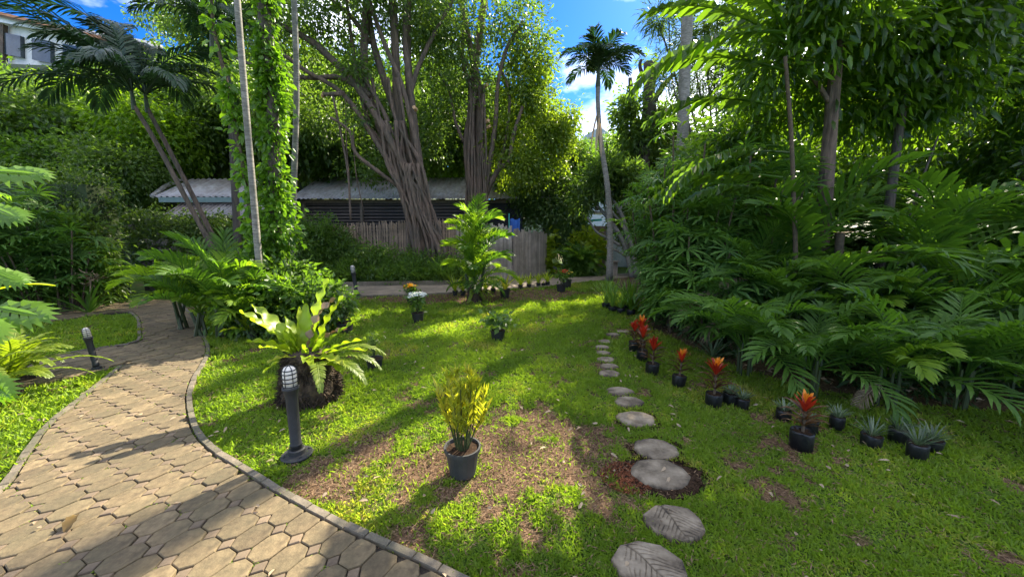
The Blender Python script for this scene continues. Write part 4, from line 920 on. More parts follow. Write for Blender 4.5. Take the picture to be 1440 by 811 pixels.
for pt, r_ in [([(592, 300, 12.4), (584, 230, 12.4), (580, 160, 12.5), (574, 100, 12.5), (570, 40, 12.6), (580, -40, 12.6)], .15),
               ([(560, 262, 12.2), (530, 240, 12.0), (500, 215, 11.9), (492, 185, 11.8), (465, 165, 11.7)], .07),
               ([(522, 135, 12.2), (480, 110, 12.1), (440, 110, 12.0), (400, 108, 11.9)], .10),
               ([(485, 132, 12.0), (455, 133, 11.9)], .09), ([(520, 180, 12.3), (505, 120, 12.4), (495, 60, 12.5), (485, -20, 12.5)], .08),
               ([(575, 140, 12.5), (590, 90, 12.6), (620, 30, 12.8), (650, -20, 13)], .09), ([(520, 60, 12.5), (490, 20, 12.6), (440, -20, 12.7)], .08),
               ([(400, 105, 12.0), (350, 90, 12.0), (300, 60, 12.2)], .07)]:
    trunk_part(f1t, px_line(pt), [r_ * (1 - .5 * k / (len(pt) - 1)) for k in range(len(pt))], M['bark'], 8, .07, 'limb')
for pt in ([(468, 135, 11.9), (482, 200, 11.9), (490, 250, 11.9), (493, 310, 11.9)], [(486, 140, 12), (487, 200, 12), (492, 255, 12)], [(497, 180, 12), (500, 240, 12), (512, 300, 12)]):
    trunk_part(f1t, px_line(pt), .035 if pt[0][0] == 468 else .015, M['bark'], 6, .05, 'hanging_root')
for px, py in ((455, 133), (583, 152)): # sawn limb ends
    c_ = P(px, py, 12.15); MB().lathe([(.07, 0), (.075, .02), (.0, .021)], (0, 0, 0), 12)
    mb = MB().lathe([(.06, -.12), (.055, .05), (.001, .052)], (0, 0, 0), 12); q_ = link('sawn_end', mb.mesh('sawn_end', M['cutwood']), f1t, c_ - wloc(f1t)); q_.rotation_euler = (R(80), 0, random.uniform(-.5, .9))
crown1 = [B(430, 20, 12, 80, 70, 45), B(540, 10, 12.5, 90, 80, 42), B(490, 95, 13.5, 55, 50, 38), B(380, 60, 13, 55, 60, 45), B(620, 45, 13.5, 65, 60, 50), B(640, 130, 14.5, 48, 50, 42), B(460, 170, 14.5, 55, 50, 38),
          B(320, 30, 13, 55, 60, 45), B(400, 150, 14.5, 50, 50, 42), B(600, 190, 14.5, 35, 40, 40), B(510, -60, 12, 160, 110, 40), B(505, 165, 11.9, 18, 20, 14), B(500, 95, 11.8, 16, 20, 20), B(540, 230, 14.6, 60, 50, 30)]
crown1 += [B(255, 25, 13.2, 45, 45, 32), B(300, 75, 13.4, 40, 40, 30), B(345, -10, 12.6, 60, 60, 40), B(235, 60, 14, 20, 20, 14), B(330, 130, 14.2, 34, 34, 30), B(215, 20, 15, 28, 28, 16), B(275, -10, 12.6, 50, 50, 30), B(270, 110, 14.6, 30, 30, 22)]
foliage('crown', crown1, 46000, .125, .062, M['ficus'], f1t, twig=.34, per=22, shell=.6)
f2t = thing('fig_tree', 'second fig tree with pale stems rising behind the small palm and the fence', 'tree', (P(668, 395, 14.6).x, 14.6, 0))
for pt, r0, r1 in [([(664, 395, 14.6), (664, 270, 14.6), (663, 180, 14.6), (667, 100, 14.6), (675, 40, 14.7), (690, -60, 14.8)], .24, .10),
                   ([(674, 395, 14.5), (673, 280, 14.5), (675, 190, 14.5), (672, 120, 14.5), (660, 60, 14.6), (640, -40, 14.8)], .22, .09),
                   ([(657, 395, 14.4), (660, 280, 14.4), (655, 200, 14.4), (663, 140, 14.4), (650, 80, 14.4), (655, 20, 14.5)], .13, .06),
                   ([(682, 395, 14.5), (680, 290, 14.5), (700, 240, 14.4), (715, 228, 14.3), (722, 190, 14.3), (735, 150, 14.3)], .13, .06),
                   ([(676, 300, 14.4), (690, 220, 14.3), (697, 170, 14.3), (700, 120, 14.4), (712, 70, 14.5), (735, 30, 14.6)], .11, .05),
                   ([(700, 240, 14.4), (712, 190, 14.5), (716, 130, 14.6), (700, 90, 14.8)], .08, .04),
                   ([(652, 200, 14.4), (640, 170, 14.3), (632, 130, 14.3), (615, 100, 14.3)], .07, .03),
                   ([(668, 110, 14.5), (645, 70, 14.5), (620, 40, 14.5), (600, 0, 14.5)], .08, .05)]:
    trunk_part(f2t, px_line(pt), [r0 + (r1 - r0) * k / (len(pt) - 1) for k in range(len(pt))], M['bark'], 9, .08, 'trunk_root')
for i in range(12):
    xb = random.uniform(652, 688); pt = [(xb, 395, 14.2)] + [(668 + (xb - 670) * k_ + random.uniform(-4, 4), py, 14.2 + random.uniform(-.1, .1)) for py, k_ in ((300, .9), (230, .8), (170, .7), (120, .6))]
    trunk_part(f2t, px_line(pt), random.uniform(.025, .05), M['bark'], 6, .1, 'aerial_root')
crown2 = [B(690, 40, 15, 70, 70, 45), B(610, 80, 15.5, 50, 60, 45), B(740, 60, 15, 42, 50, 50), B(700, 130, 15.5, 50, 45, 50), B(640, 150, 16, 45, 50, 50), B(600, 20, 15.5, 60, 60, 50), B(680, -50, 15, 90, 80, 40)]
foliage('crown', crown2, 18000, .14, .07, M['ficus'], f2t, twig=.38, per=22, shell=.6)
crown2b = [B(770, 200, 15, 42, 40, 35), B(745, 140, 15, 38, 40, 35), B(735, 235, 14.5, 38, 35, 32), B(785, 175, 15.2, 28, 30, 26), B(705, 195, 14.9, 30, 30, 30), B(750, 90, 15.2, 30, 30, 30)]
foliage('lower_crown', crown2b, 17000, .14, .07, M['ficus_sunlit'], f2t, twig=.36, per=22, shell=.6)
for px, py in ((684, 120), (686, 170), (688, 178)):
    mb = MB().lathe([(.06, -.12), (.055, .05), (.001, .052)], (0, 0, 0), 12); q_ = link('sawn_end', mb.mesh('sawn_end', M['cutwood']), f2t, P(px, py, 14.1) - wloc(f2t)); q_.rotation_euler = (R(80), 0, .6)

# ------------------------------------------------------------------ bushes and trees on the hillside and behind
def bush_mesh(name, mat, r=1.6, n_=10500, l_=.145, w_=.07, hz_=.85):
    bl = [((0, 0, r * .55), (r * .8, r * .8, r * .75))] + [((math.cos(a) * r * .55, math.sin(a) * r * .55, r * random.uniform(.3, .95)), (r * .48,) * 3) for a in [k * 1.05 + random.random() * .5 for k in range(6)]]
    C, D, N, ll, ww, rn = cloud(bl, n_, l_, w_, twig=.28, per=14, shell=.3)
    return leaves_mesh(name, C, D, N, ll, ww, mat, rn, fold=.2)
BU = {'g': bush_mesh('foliage', M['bush']), 'd': bush_mesh('foliage', M['ficus']), 'l': bush_mesh('foliage', M['lime'], n_=10500), 'h': bush_mesh('foliage', M['hedge'])}
stem_me = MB().tube([(0, 0, -1.2), (.05, .02, .2), (.0, .05, .9)], [.10, .08, .05], 7).tube([(0, 0, .1), (.3, .1, .6), (.5, .2, 1.1)], [.06, .04, .02], 6).tube([(0, 0, .1), (-.3, -.1, .6), (-.5, .1, 1.2)], [.06, .04, .02], 6).mesh('stems', M['bark_dark'])
def bush(px, py, Y, sc, kind, label, group=None, cat='bush', z=None):
    c = P(px, py, Y); t = thing('bush' if cat == 'bush' else 'tree', label, cat, (c.x, c.y, c.z if z is None else z), group, random.uniform(0, 6))
    if hasattr(sc, '__len__'): t.scale = sc
    else: t.scale = (sc,) * 3
    link('foliage', BU[kind], t); link('stems', stem_me, t); return t
for i, (px, py, Y, sc, kd, lb) in enumerate([
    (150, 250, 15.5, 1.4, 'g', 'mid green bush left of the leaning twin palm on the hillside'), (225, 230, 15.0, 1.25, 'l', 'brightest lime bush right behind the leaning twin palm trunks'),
    (60, 240, 14.5, 1.45, 'd', 'dark bush above the trimmed hedge at far left'), (-20, 220, 15, 1.5, 'd', 'dark bush cut by the left edge of the photo'),
    (110, 270, 13.6, 1.1, 'g', 'green bush just above the hedge and the grey lantern'), (180, 275, 13.4, 1.0, 'd', 'dark bush filling the gap left of the corrugated shed'),
    (40, 180, 19, 1.35, 'g', 'bright green bush on the slope below the hillside house'), (120, 185, 19.5, 1.35, 'l', 'large sunlit bush in the middle of the hillside slope'),
    (200, 195, 18, 1.3, 'g', 'green bush on the slope over the corrugated shed'), (265, 180, 17.5, 1.5, 'g', 'green bush on the slope beside the vine covered palm'),
    (-60, 150, 20, 1.6, 'g', 'green bush below the white fascia of the house'), (60, 150, 23, 1.1, 'g', 'bush right under the hillside house windows'),
    (170, 150, 22, 1.2, 'g', 'green bush under the right end of the hillside house'), (300, 230, 17, 1.5, 'd', 'dark tree mass behind the vine covered palm'),
    (325, 190, 18, 1.5, 'd', 'dark bush seen between the slender palm trunks'), (400, 220, 18.5, 2.0, 'd', 'dark bush behind the right slender trunk'),
    (470, 230, 19, 2.0, 'd', 'dark bush behind the hanging roots of the fig'), (545, 235, 20, 2.0, 'd', 'dark bush behind the braided fig trunk'),
    (620, 240, 20, 2.0, 'd', 'dark bush between the two fig trunks above the roof'), (700, 245, 21, 2.0, 'd', 'dark bush behind the second fig trunk'),
    (262, 150, 22, 1.3, 'd', 'dark green bush on the slope right of the house'), (430, 165, 22, 1.9, 'g', 'tall dark bush high behind the fig limbs'),
    (540, 180, 24, 2.2, 'g', 'tall dark bush high behind the fig crown'), (640, 190, 25, 2.2, 'g', 'tall dark bush behind the pale stemmed fig'), (330, 150, 23, 1.5, 'g', 'dark bush high between the slender trunks')]):
    bush(px, py + 10, Y, sc, kd, lb, 'bushes on the hillside')
# bank at the left with trimmed hedge
hd = thing('trimmed_hedge', 'box trimmed dark hedge high at the left edge of the garden', 'hedge', (P(40, 300, 8.6).x, 8.6, 0))
c_ = P(20, 270, 8.8); foliage('foliage', [((c_.x - 1.0 + k * .55, 8.8, 2.0 + dz), (.5, .5, .62)) for k in range(6) for dz in (0, .55)] , 12000, .075, .04, M['hedge'], hd, shell=.25, twig=.12)
MB().box((c_.x + .3, 8.9, 1.4), (3.2, .6, 2.6)).build('branches', M['hill'], hd)
hw = thing('overgrown_hedge', 'overgrown bushy hedge hanging over the rubble stone wall', 'hedge', (wa + wb) / 2 + Vector((0, .3, 0)))
bl = []
for k in range(16):
    u = k / 15; p = wa + (wb - wa) * u; top = 2.32 - .55 * u + random.uniform(-.1, .1); bl += [((p.x, p.y + .25, top - .5), (.55, .45, .5)), ((p.x + .1, p.y - .02, top - 1.0), (.45, .36, .45))]
    if k > 2: bl.append(((p.x, p.y - .05, random.uniform(.9, 1.2)), (.35, .25, .4)))
foliage('foliage', bl, 30000, .085, .045, M['hedge'], hw, shell=.35, twig=.16, per=14)
for i, (px, Y, sc, kd) in enumerate([(330, 11.6, .62, 'g'), (380, 11.9, .65, 'd'), (425, 11.9, .62, 'g'), (300, 10.9, .5, 'd')]):
    bush(px, 400, Y, (sc, sc, sc * 1.15), kd, ['green bush behind the vine covered palm base', 'dark bush behind the right slender palm trunk base', 'dark green bush at the left end of the bamboo fence', 'dark bush at the right end of the stone wall'][i], 'bushes by the stone wall', z=.15)
# shrub row in front of the fences
sr = thing('shrub_row', 'long dense green shrub border in front of the bamboo fence along the road', 'hedge', (P(540, 400, 12).x, 12, 0))
bl = [B(px, py, Y, rr, rr * .7, ry) for px, py, Y, rr, ry in [(440, 360, 12, 32, 42), (480, 366, 12.1, 32, 30), (520, 369, 12.0, 34, 26), (560, 372, 12, 32, 25), (600, 378, 11.95, 32, 22), (638, 378, 12, 28, 24), (425, 385, 11.9, 26, 22), (500, 385, 11.8, 34, 20), (570, 388, 11.75, 34, 18), (620, 390, 11.8, 30, 14), (455, 335, 12.3, 28, 30), (450, 350, 12.3, 24, 22), (410, 345, 12.3, 30, 45)]]
foliage('foliage', bl, 34000, .10, .042, M['bush'], sr, shell=.4, twig=.2, per=16)
C, D, N, l_, w_, rn = cloud([B(px, 390, 11.7, 24, 10, 10) for px in range(430, 650, 20)], 2600, .34, .03, twig=.12, per=10, droop=-1.2); link('grass_leaves', leaves_mesh('grass_leaves', C - np.array(wloc(sr)), D, N, l_, w_, M['reed'], rn, curl=.3), sr)
for k in range(7): MB().tube([P(430 + k * 34, 402, 11.9), P(433 + k * 34, 372, 12.0), P(428 + k * 34, 340, 12.1)], [.03, .022, .012], 6).build('stem', M['bark_dark'], sr)
# dark rounded shrub and hedges at the right end of the fence
for i, (px, py, Y, sc, kd, lb) in enumerate([(765, 310, 16.2, (1.0, 1.0, .95), 'h', 'rounded dark shrub rising above the right end of the plank fence'), (735, 300, 17.5, (1.0, 1, 1), 'g', 'shrub above the blue tarpaulin'), (795, 350, 15.6, (.62, .62, .95), 'd', 'dark shrub between the lime climber and the bushy fern'),
    (805, 290, 18, (.85, .85, .9), 'g', 'green shrub left of the service building'), (840, 265, 21, (1.2, 1.2, 1.0), 'g', 'green tree crown below the distant building'), (890, 260, 19.5, (1.1, 1.1, .9), 'd', 'dark crown behind the leaning frangipani'),
    (800, 245, 19, (.9, .9, .9), 'g', 'green crown beside the sunlit fig foliage'), (865, 235, 24, (1.2, 1.2, .9), 'g', 'hazy green crown on the skyline by the white gable'), (930, 250, 18, (1.3, 1.3, 1.1), 'h', 'green crown hiding the tiled roof house'), (900, 345, 14.5, (.8, .8, .8), 'd', 'dark shrub behind the foot of the leaning frangipani')]):
    bush(px, py, Y, sc, kd, lb, 'shrubs at the far right corner')
#PART5
# ------------------------------------------------------------------ palms
def palm(name, label, pts, rad, mat, fronds, n, tilt, sc, group=None, z_off=0, cat='palm tree', az=None, n2=9, shaft=None, jit=.05):
    base = Vector(pts[0]); t = thing(name, label, cat, (base.x, base.y, 0), group)
    trunk_part(t, pts, rad, mat, n2, jit)
    top = Vector(pts[-1]) - wloc(t)
    if shaft: MB().tube([Vector(pts[-1]) - Vector((0, 0, .1)), Vector(pts[-1]) + Vector((0, 0, shaft))], [rad[-1] * 1.2 if hasattr(rad, '__len__') else rad * 1.2, rad[-1] * .6 if hasattr(rad, '__len__') else rad * .6], 8).build('crownshaft', M['stalk'], t); top.z += shaft * .8
    for k in range(n):
        tt = k / max(1, n - 1); a = R(az[k] if az else 137.5 * k + random.uniform(-12, 12)); ti = R(tilt[0] + (tilt[1] - tilt[0]) * tt + random.uniform(-6, 6))
        o = link('frond', fronds[k % len(fronds)], t, top, None, random.uniform(*sc)); o.rotation_euler = (Matrix.Rotation(a, 3, 'Z') @ Matrix.Rotation(-ti, 3, 'Y') @ Matrix.Rotation(random.uniform(-.25, .25), 3, 'X')).to_euler()
    return t
# leaning twin palms at the left
palm('leaning_palm', 'leaning grey palm, left one of the crossing twin trunks, with drooping dark fronds', px_line([(303, 356, 8.6), (262, 280, 8.5), (222, 205, 8.4), (188, 148, 8.3)]), [.06, .05, .045, .04], M['bark'], FR_DARK + FR_DARK2, 16, (-10, 55), (.75, 1.1), 'leaning twin palms', shaft=.35, az=[180, 150, 215, 100, 250, 300, 165, 200, 20, 175, 140, 230, 190, 160, 205, 120])
palm('leaning_palm', 'leaning grey palm, right one of the crossing twin trunks, with drooping dark fronds', px_line([(309, 352, 8.9), (276, 285, 8.8), (240, 215, 8.7), (207, 152, 8.6)]), [.06, .05, .045, .04], M['bark'], FR_DARK + FR_DARK2, 14, (-5, 50), (.7, 1.0), 'leaning twin palms', shaft=.35, az=[10, 60, 330, 90, 190, 280, 150, 30, 230, 185, 120, 60, 170, 210])
# tall slender trunks
palm('slender_palm', 'slender pale ringed palm trunk crossing in front of the vine covered one', px_line([(372, 452, 5.9), (366, 390, 5.9), (355, 260, 5.9), (343, 120, 5.9), (332, -20, 5.9), (326, -120, 5.9)]), [.055, .05, .046, .044, .042, .04], M['pale_trunk'], FR_DARK, 9, (0, 30), (.6, .8), 'slender palms left of the lawn', n2=12, jit=.03, shaft=.3)
palm('slender_palm', 'slender pale ringed palm trunk standing right of the vine covered one', px_line([(409, 420, 7.2), (410, 370, 7.2), (414, 240, 7.2), (417, 120, 7.2), (413, -20, 7.2), (412, -130, 7.2)]), [.06, .052, .05, .048, .045, .04], M['pale_trunk'], FR_DARK, 9, (0, 30), (.6, .8), 'slender palms left of the lawn', n2=12, jit=.03, shaft=.3)
palm('dark_palm', 'palm with a skirt of dark hanging fronds behind the thin vine', px_line([(338, 420, 9.5), (330, 260, 9.5), (322, 120, 9.5), (300, 62, 9.5)]), [.09, .08, .07, .07], M['bark_dark'], FR_DARK, 14, (-20, 20), (.6, .85), shaft=.3)
# vine covered trunk
vc = P(385, 425, 6.5); vt = thing('vine_covered_palm', 'palm trunk wrapped in a thick column of bright green climbing vine', 'palm tree', (vc.x, vc.y, 0))
vl = px_line([(392, 470, 6.5), (388, 380, 6.5), (386, 240, 6.5), (382, 110, 6.5), (370, 0, 6.5), (366, -140, 6.5)])
trunk_part(vt, vl, .10, M['bark_dark'])
def vine_cloud(pts, rads, n_, l_, w_, parent, droop=.6, twig=.1):
    bl = []
    for (a, ra), (c, rc) in zip(zip(pts, rads), list(zip(pts, rads))[1:]):
        st = max(2, int((c - a).length / (min(ra, rc) * .8)))
        for k in range(st): t = k / st; p = a.lerp(c, t); r_ = (ra + (rc - ra) * t) * random.uniform(.55, 1.3); random.random() < .12 or bl.append(((p.x + random.uniform(-.3, .3) * r_, p.y, p.z), (r_, r_, r_)))
    return foliage('vine_leaves', bl, n_, l_, w_, M['vine'], parent, shell=.25, twig=twig, per=7, droop=droop, upn=.3, ell=True)
vine_cloud(vl, [.28, .25, .20, .15, .11, .11], 7800, .095, .062, vt)
tv = px_line([(368, 395, 6.2), (345, 255, 6.2), (322, 130, 6.2), (300, 40, 6.2), (290, -80, 6.2)])
tt = thing('thin_vine_trunk', 'thin leaning stem with sparse bright vine leaves, left of the vine column', 'vine', (tv[0].x, tv[0].y, 0))
MB().tube(tv, [.035, .03, .028, .025, .022], 7).build('stem', M['cane'], tt); vine_cloud(tv, [.08, .10, .11, .09, .10], 800, .12, .07, tt, twig=.07)
MB().tube([Vector((tv[0].x, tv[0].y, 0)), tv[0]], .04, 7).build('stem_base', M['cane'], tt)
# coconut palm in the middle distance
palm('tall_palm', 'tall single palm with a dark crown against the blue sky right of the figs', px_line([(857, 394, 12.6), (858, 340, 12.6), (855, 270, 12.6), (845, 200, 12.6), (841, 150, 12.6), (841, 118, 12.6)]), [.13, .10, .09, .08, .07, .07], M['pale_trunk'], FR_COCO, 17, (-15, 32), (.78, 1.05), shaft=.45, n2=12)
dp = [o for o in COL.objects if o.name.startswith('tall_palm')][0]
for k in range(4):
    c_ = P(838 + k * 2.2, 150 + k * 8, 12.45) - wloc(dp); me = strap_mesh('dead_sheath', M['dead'], L_=1.1, W=.10, up=-75, arch=.2); o = link('dead_sheath', me, dp, c_); o.rotation_euler = (0, 0, R(180 + 30 * k))
# small clumping palm before the grey fence
sp_ = G(668, 424); pc = thing('small_palm', 'small feathery palm with upright light fronds in the bare soil patch', 'palm tree', sp_)
for dx, h_, ln in ((0, 2.1, .0), (.13, 1.5, .1), (-.12, 1.2, -.1), (.05, .8, .12), (-.06, .6, -.12)):
    MB().tube([sp_ + Vector((dx * .5, 0, 0)), sp_ + Vector((dx + ln, .05, h_ * .55))], [.045, .03], 8).build('stem', M['stalk'], pc)
for i, (z, n_, s0, s1, t0, t1) in enumerate([(1.15, 11, .9, 1.1, 0, 30), (.75, 14, .9, 1.1, -5, 30), (.40, 14, .9, 1.1, -12, 20), (1.5, 6, .75, 1.0, 5, 32)]):
    radial(pc, 'frond', FR_LIME + FR_ARECA[:1], n_, (t0, t1), (s0, s1), z)
radial(pc, 'frond', [FR_ARECA[1]], 9, (-35, -15), (.5, .7), .35)
for k in range(22):
    a = random.random() * 6.28; me = FERN[k % 2]; o = link('basal_leaf', FERN[k % 2], pc, (0, 0, .25), Euler((0, R(random.uniform(20, 60)), a)), random.uniform(.5, .8))
MB().lathe([(.20, 0), (.17, .2), (.14, .38), (.05, .42)], sp_, 12, .2).build('root_ball', M['roots'], pc)

# planting round the slender palms
cl = G(338, 497)
ap = []
for i, (px, py, Y, sc, fr, lb) in enumerate([(262, 452, 6.1, 1.0, FR_LIME, 'feather palm with lime arching fronds, left of the vine column base'), (315, 470, 5.6, 1.05, FR_ARECA + FR_LIME, 'feather palm in front of the vine column with one large hanging frond'),
      (352, 488, 5.5, .7, FR_LIME, 'low dark feather palm at the front of the clump by the path kerb'), (285, 470, 5.7, .8, FR_LIME + FR_ARECA, 'low feather palm spilling over the path kerb'), (380, 470, 5.9, .8, FR_ARECA + FR_LIME, 'low feather palm at the right foot of the slender palms'), (320, 440, 6.6, 1.15, FR_LIME + FR_ARECA, 'taller feather palm behind the clump by the path')]):
    c_ = G(px, py); t = thing('feather_palm', lb, 'palm', (P(px, py, Y).x, Y, 0), 'feather palms round the slender trunks')
    for q in range(4): MB().tube([wloc(t) + Vector((random.uniform(-.08, .08), random.uniform(-.08, .08), 0)), wloc(t) + Vector((random.uniform(-.15, .15), random.uniform(-.1, .1), .5 * sc))], [.03, .02], 6).build('stem', M['stalk'], t)
    radial(t, 'frond', fr, 15, (-18, 28), (.75 * sc, 1.05 * sc), .45 * sc)
def nest(name, label, loc, n_, sc, mat, L_=.75, W=.14, z0=.0, tilt=(-15, 35), cat='fern', wave=.22, group=None):
    t = thing(name, label, cat, loc, group)
    ms = [strap_mesh('leaf', mat, L_=L_ * q, W=W, seg=28 if wave else 10, arch=ar, up=50, wave=wave * .5, tipw=.02, wn=wn) for q, ar, wn in ((1, .75, 8), (1.1, .55, 9), (.9, 1.0, 7), (.8, .4, 6))]
    radial(t, 'leaf', ms, n_, tilt, (sc * .8, sc * 1.15), z0); return t
nest('bird_nest_fern', 'bird nest fern with broad yellow tipped leaves at the foot of the vine column', P(350, 450, 5.55) - Vector((0, 0, .2)), 13, .75, M['pothos'], W=.13)
nest('bird_nest_fern', 'small bird nest fern with long pale leaves right of the slender trunk base', P(392, 440, 5.9), 12, .8, M['nest'], W=.10, tilt=(-10, 15))
und = thing('ground_ferns', 'low dark mixed leaves filling the clump under the slender palms', 'plants', (cl.x, 5.7, 0)); foliage('foliage', [((cl.x - .5, 5.8, .4), (.55, .4, .45)), ((cl.x + .15, 5.8, .45), (.5, .4, .5)), ((cl.x - .1, 6.3, .7), (.5, .4, .5)), ((cl.x + .6, 6.1, .4), (.4, .35, .45)), ((P(385, 400, 6.5).x, 6.5, .5), (.4, .35, .45))], 9000, .11, .06, M['bush'], und, twig=.14)

# ------------------------------------------------------------------ the big bird's nest fern on its root ball
nb = G(438, 560); bn = thing('nest_fern', 'large bird nest fern with wavy yellow leaves on a dark root mound behind the bollard', 'fern', nb)
mb = MB(); mb.lathe([(.25, -.02), (.26, .05), (.25, .15), (.235, .25), (.22, .36), (.19, .44), (.10, .5), (.01, .52)], nb, 36, .35); mb.build('root_mound', M['roots'], bn, True)
C = np.array([tuple(nb)]) + np.stack([(th := rng.random(2600) * 6.28) * 0, th * 0, .05 + .42 * rng.random(2600)], 1); rad_ = .26 - .10 * (C[:, 2] / .5)
C[:, 0] += np.cos(th) * rad_; C[:, 1] += np.sin(th) * rad_; D = np.stack([np.cos(th), np.sin(th), -.8 + rng.normal(size=2600) * .6], 1) + rng.normal(size=(2600, 3)) * .5
link('root_hair', leaves_mesh('root_hair', C - np.array(wloc(bn)), D, rng.normal(size=(2600, 3)), .09, .007, M['roots'], None, .1, .3), bn)
ln = [('n', .85, .20, .75, 9), ('n', .92, .205, .5, 11), ('n', .72, .17, 1.1, 8), ('n', .66, .17, .35, 7)]
NL = [strap_mesh('leaf', M['nest'], L_=a, W=b_, seg=40, arch=c, up=50, wave=.11, tipw=.02, wn=d) for _, a, b_, c, d in ln]
# (azimuth, lift, scale, variant); azimuth 180 = towards the left of the photo
for az, li, s_, v_ in [(185, 2, 1.0, 1), (170, 12, .95, 1), (195, -8, .75, 0), (178, -22, .72, 0), (205, 10, .80, 1), (160, 20, .85, 3), (140, 30, .95, 3), (215, 25, .62, 3), (100, 38, 1.0, 3), (60, 30, 1.1, 1), (40, 22, .9, 1), (15, 0, .8, 1), (-10, -18, .82, 1), (5, -28, .75, 0),
                       (-30, -28, .8, 0), (-50, -20, .65, 2), (-70, -12, .6, 2), (240, -14, .6, 2), (280, 10, .5, 3), (330, 15, .55, 3), (200, 30, .6, 3), (350, 22, .6, 3), (190, -45, .7, 2), (-20, -42, .72, 2)]:
    o = link('leaf', NL[v_], bn, (.05 * math.cos(R(az)), .05 * math.sin(R(az)), .42), None, s_ * .80); o.rotation_euler = (Matrix.Rotation(R(az), 3, 'Z') @ Matrix.Rotation(-R(li), 3, 'Y') @ Matrix.Rotation(random.uniform(-.3, .3), 3, 'X')).to_euler()
DL = strap_mesh('withered_leaf', M['dead'], L_=.75, W=.10, seg=30, arch=1.1, up=75, wave=.35, tipw=.05, wn=8)
for az, li, s_ in ((45, 10, .85), (30, -20, .6)):
    o = tag(link('withered_leaf', DL, bn, (0, 0, .45), None, s_), 'brown curled withered leaf'); o.rotation_euler = (Matrix.Rotation(R(az), 3, 'Z') @ Matrix.Rotation(-R(li), 3, 'Y')).to_euler()
for az, li in ((-25, -35), (-5, -30), (-60, -30), (10, -22)):
    o = link('fern_frond', FERN[0], bn, (.08, 0, .35), None, .95); o.rotation_euler = (Matrix.Rotation(R(az), 3, 'Z') @ Matrix.Rotation(-R(li), 3, 'Y')).to_euler()

# ------------------------------------------------------------------ left edge foreground plants
ll = G(20, 590); LB = [lobed('lobed_leaf', M['vine'], .52, .50, 5, .5), lobed('lobed_leaf', M['vine'], .48, .44, 6, .5)]
lp = thing('lobed_leaf_plant', 'tall plant with big deeply lobed bright leaves at the left edge', 'plant', (P(-45, 560, 3.3).x, 3.35, 0))
for q in range(3): MB().tube([wloc(lp) + Vector((q * .05, 0, 0)), wloc(lp) + Vector((q * .12 - .1, 0, .8)), wloc(lp) + Vector((q * .1 - .05, .05, 1.5 + q * .2))], [.03, .024, .015], 7).build('stem', M['stalk'], lp)
for px, py, Y, az, li, s_ in [(-12, 240, 3.4, 8, -4, .95), (-14, 290, 3.3, -12, -18, .9), (-12, 378, 3.2, 0, -25, .75), (-4, 432, 3.15, -4, -10, 1.05), (-22, 450, 3.0, -30, -20, .9), (-24, 530, 2.9, -12, -28, .8), (-50, 260, 3.4, 100, -10, .8), (-60, 400, 3.4, 150, -10, .8)]:
    o = link('lobed_leaf', LB[random.randint(0, 1)], lp, P(px, py, Y) - wloc(lp), None, s_ * .85); o.rotation_euler = (Matrix.Rotation(R(az), 3, 'Z') @ Matrix.Rotation(-R(li), 3, 'Y') @ Matrix.Rotation(random.uniform(.45, 1.0), 3, 'X')).to_euler()
    MB().tube([P(px, py, Y), wloc(lp) + Vector((.0, 0, max(.2, P(px, py, Y).z - .5)))], [.007, .01], 5).build('leaf_stalk', M['stalk'], lp)
yl = strap_mesh('yellow_leaf', M['pothos'], L_=.5, W=.07, seg=8, up=15, arch=.6)
tag(link('yellow_leaf', yl, lp, P(-8, 408, 3.2) - wloc(lp), (0, 0, R(5))), 'yellowing long leaf')
for i, (px, py, Y, s_, lb) in enumerate([(18, 560, 3.55, .95, 'yellow green fern drooping over the side path at the left edge'), (-25, 545, 3.3, 1.0, 'fern cut by the left edge below the lobed leaves'), (30, 520, 3.9, .7, 'small fern behind the drooping fern at the left')]):
    t = thing('fern', lb, 'fern', (P(px, py, Y).x, Y, .0), 'ferns at the left edge'); MB().lathe([(.09, 0), (.07, .1), (.02, .2)], wloc(t), 9, .3).build('crown', M['roots'], t); radial(t, 'fern_frond', FERN, 24, (-20, 30), (.8 * s_, 1.15 * s_), .15)
def ladypalm(label, loc, h, r_, nl, ncane, group, sc=1.0, lean=None):
    t = thing('lady_palm', label, 'palm', loc, group); mb0 = Vector(loc)
    canes = []
    for k in range(ncane):
        a = random.random() * 6.28; q = r_ * .55 * random.random() ** .5; hh = h * random.uniform(.55, 1.0)
        p0 = Vector((math.cos(a) * q, math.sin(a) * q, 0)); p1 = Vector((math.cos(a) * q * 1.9, math.sin(a) * q * 1.7, hh)); canes.append((p0, p1, hh))
        MB().tube([mb0 + p0, mb0 + p0.lerp(p1, .5) + Vector((0, 0, .05)), mb0 + p1], [.017, .015, .013], 6).build('cane', M['cane'], t)
    for k in range(nl):
        p0, p1, hh = canes[k % ncane]; u = 1 - .9 * random.random() ** 1.2; p = p0.lerp(p1, u); a = random.random() * 6.28
        o = link('fan_leaf', FAN[k % 3], t, p, None, sc * random.uniform(.8, 1.2)); o.rotation_euler = (Matrix.Rotation(a, 3, 'Z') @ Matrix.Rotation(-R(random.uniform(-45, 25)), 3, 'Y') @ Matrix.Rotation(random.uniform(-.4, .4), 3, 'X')).to_euler()
    return t
for i, (px, Y, h, nl, lb) in enumerate([(20, 7.3, 2.3, 150, 'lady palm clump beneath the trimmed hedge at the left edge'), (80, 7.4, 1.9, 150, 'lady palm clump with one yellowing leaf left of the stone wall'), (105, 7.9, 1.0, 80, 'low lady palm spreading over the grass island'), (-50, 6.6, 2.4, 110, 'lady palm clump cut by the left edge')]):
    ladypalm(lb, (P(px, 430, Y).x, Y, 0), h, .7, nl, 12, 'lady palms on the left', 1.05)
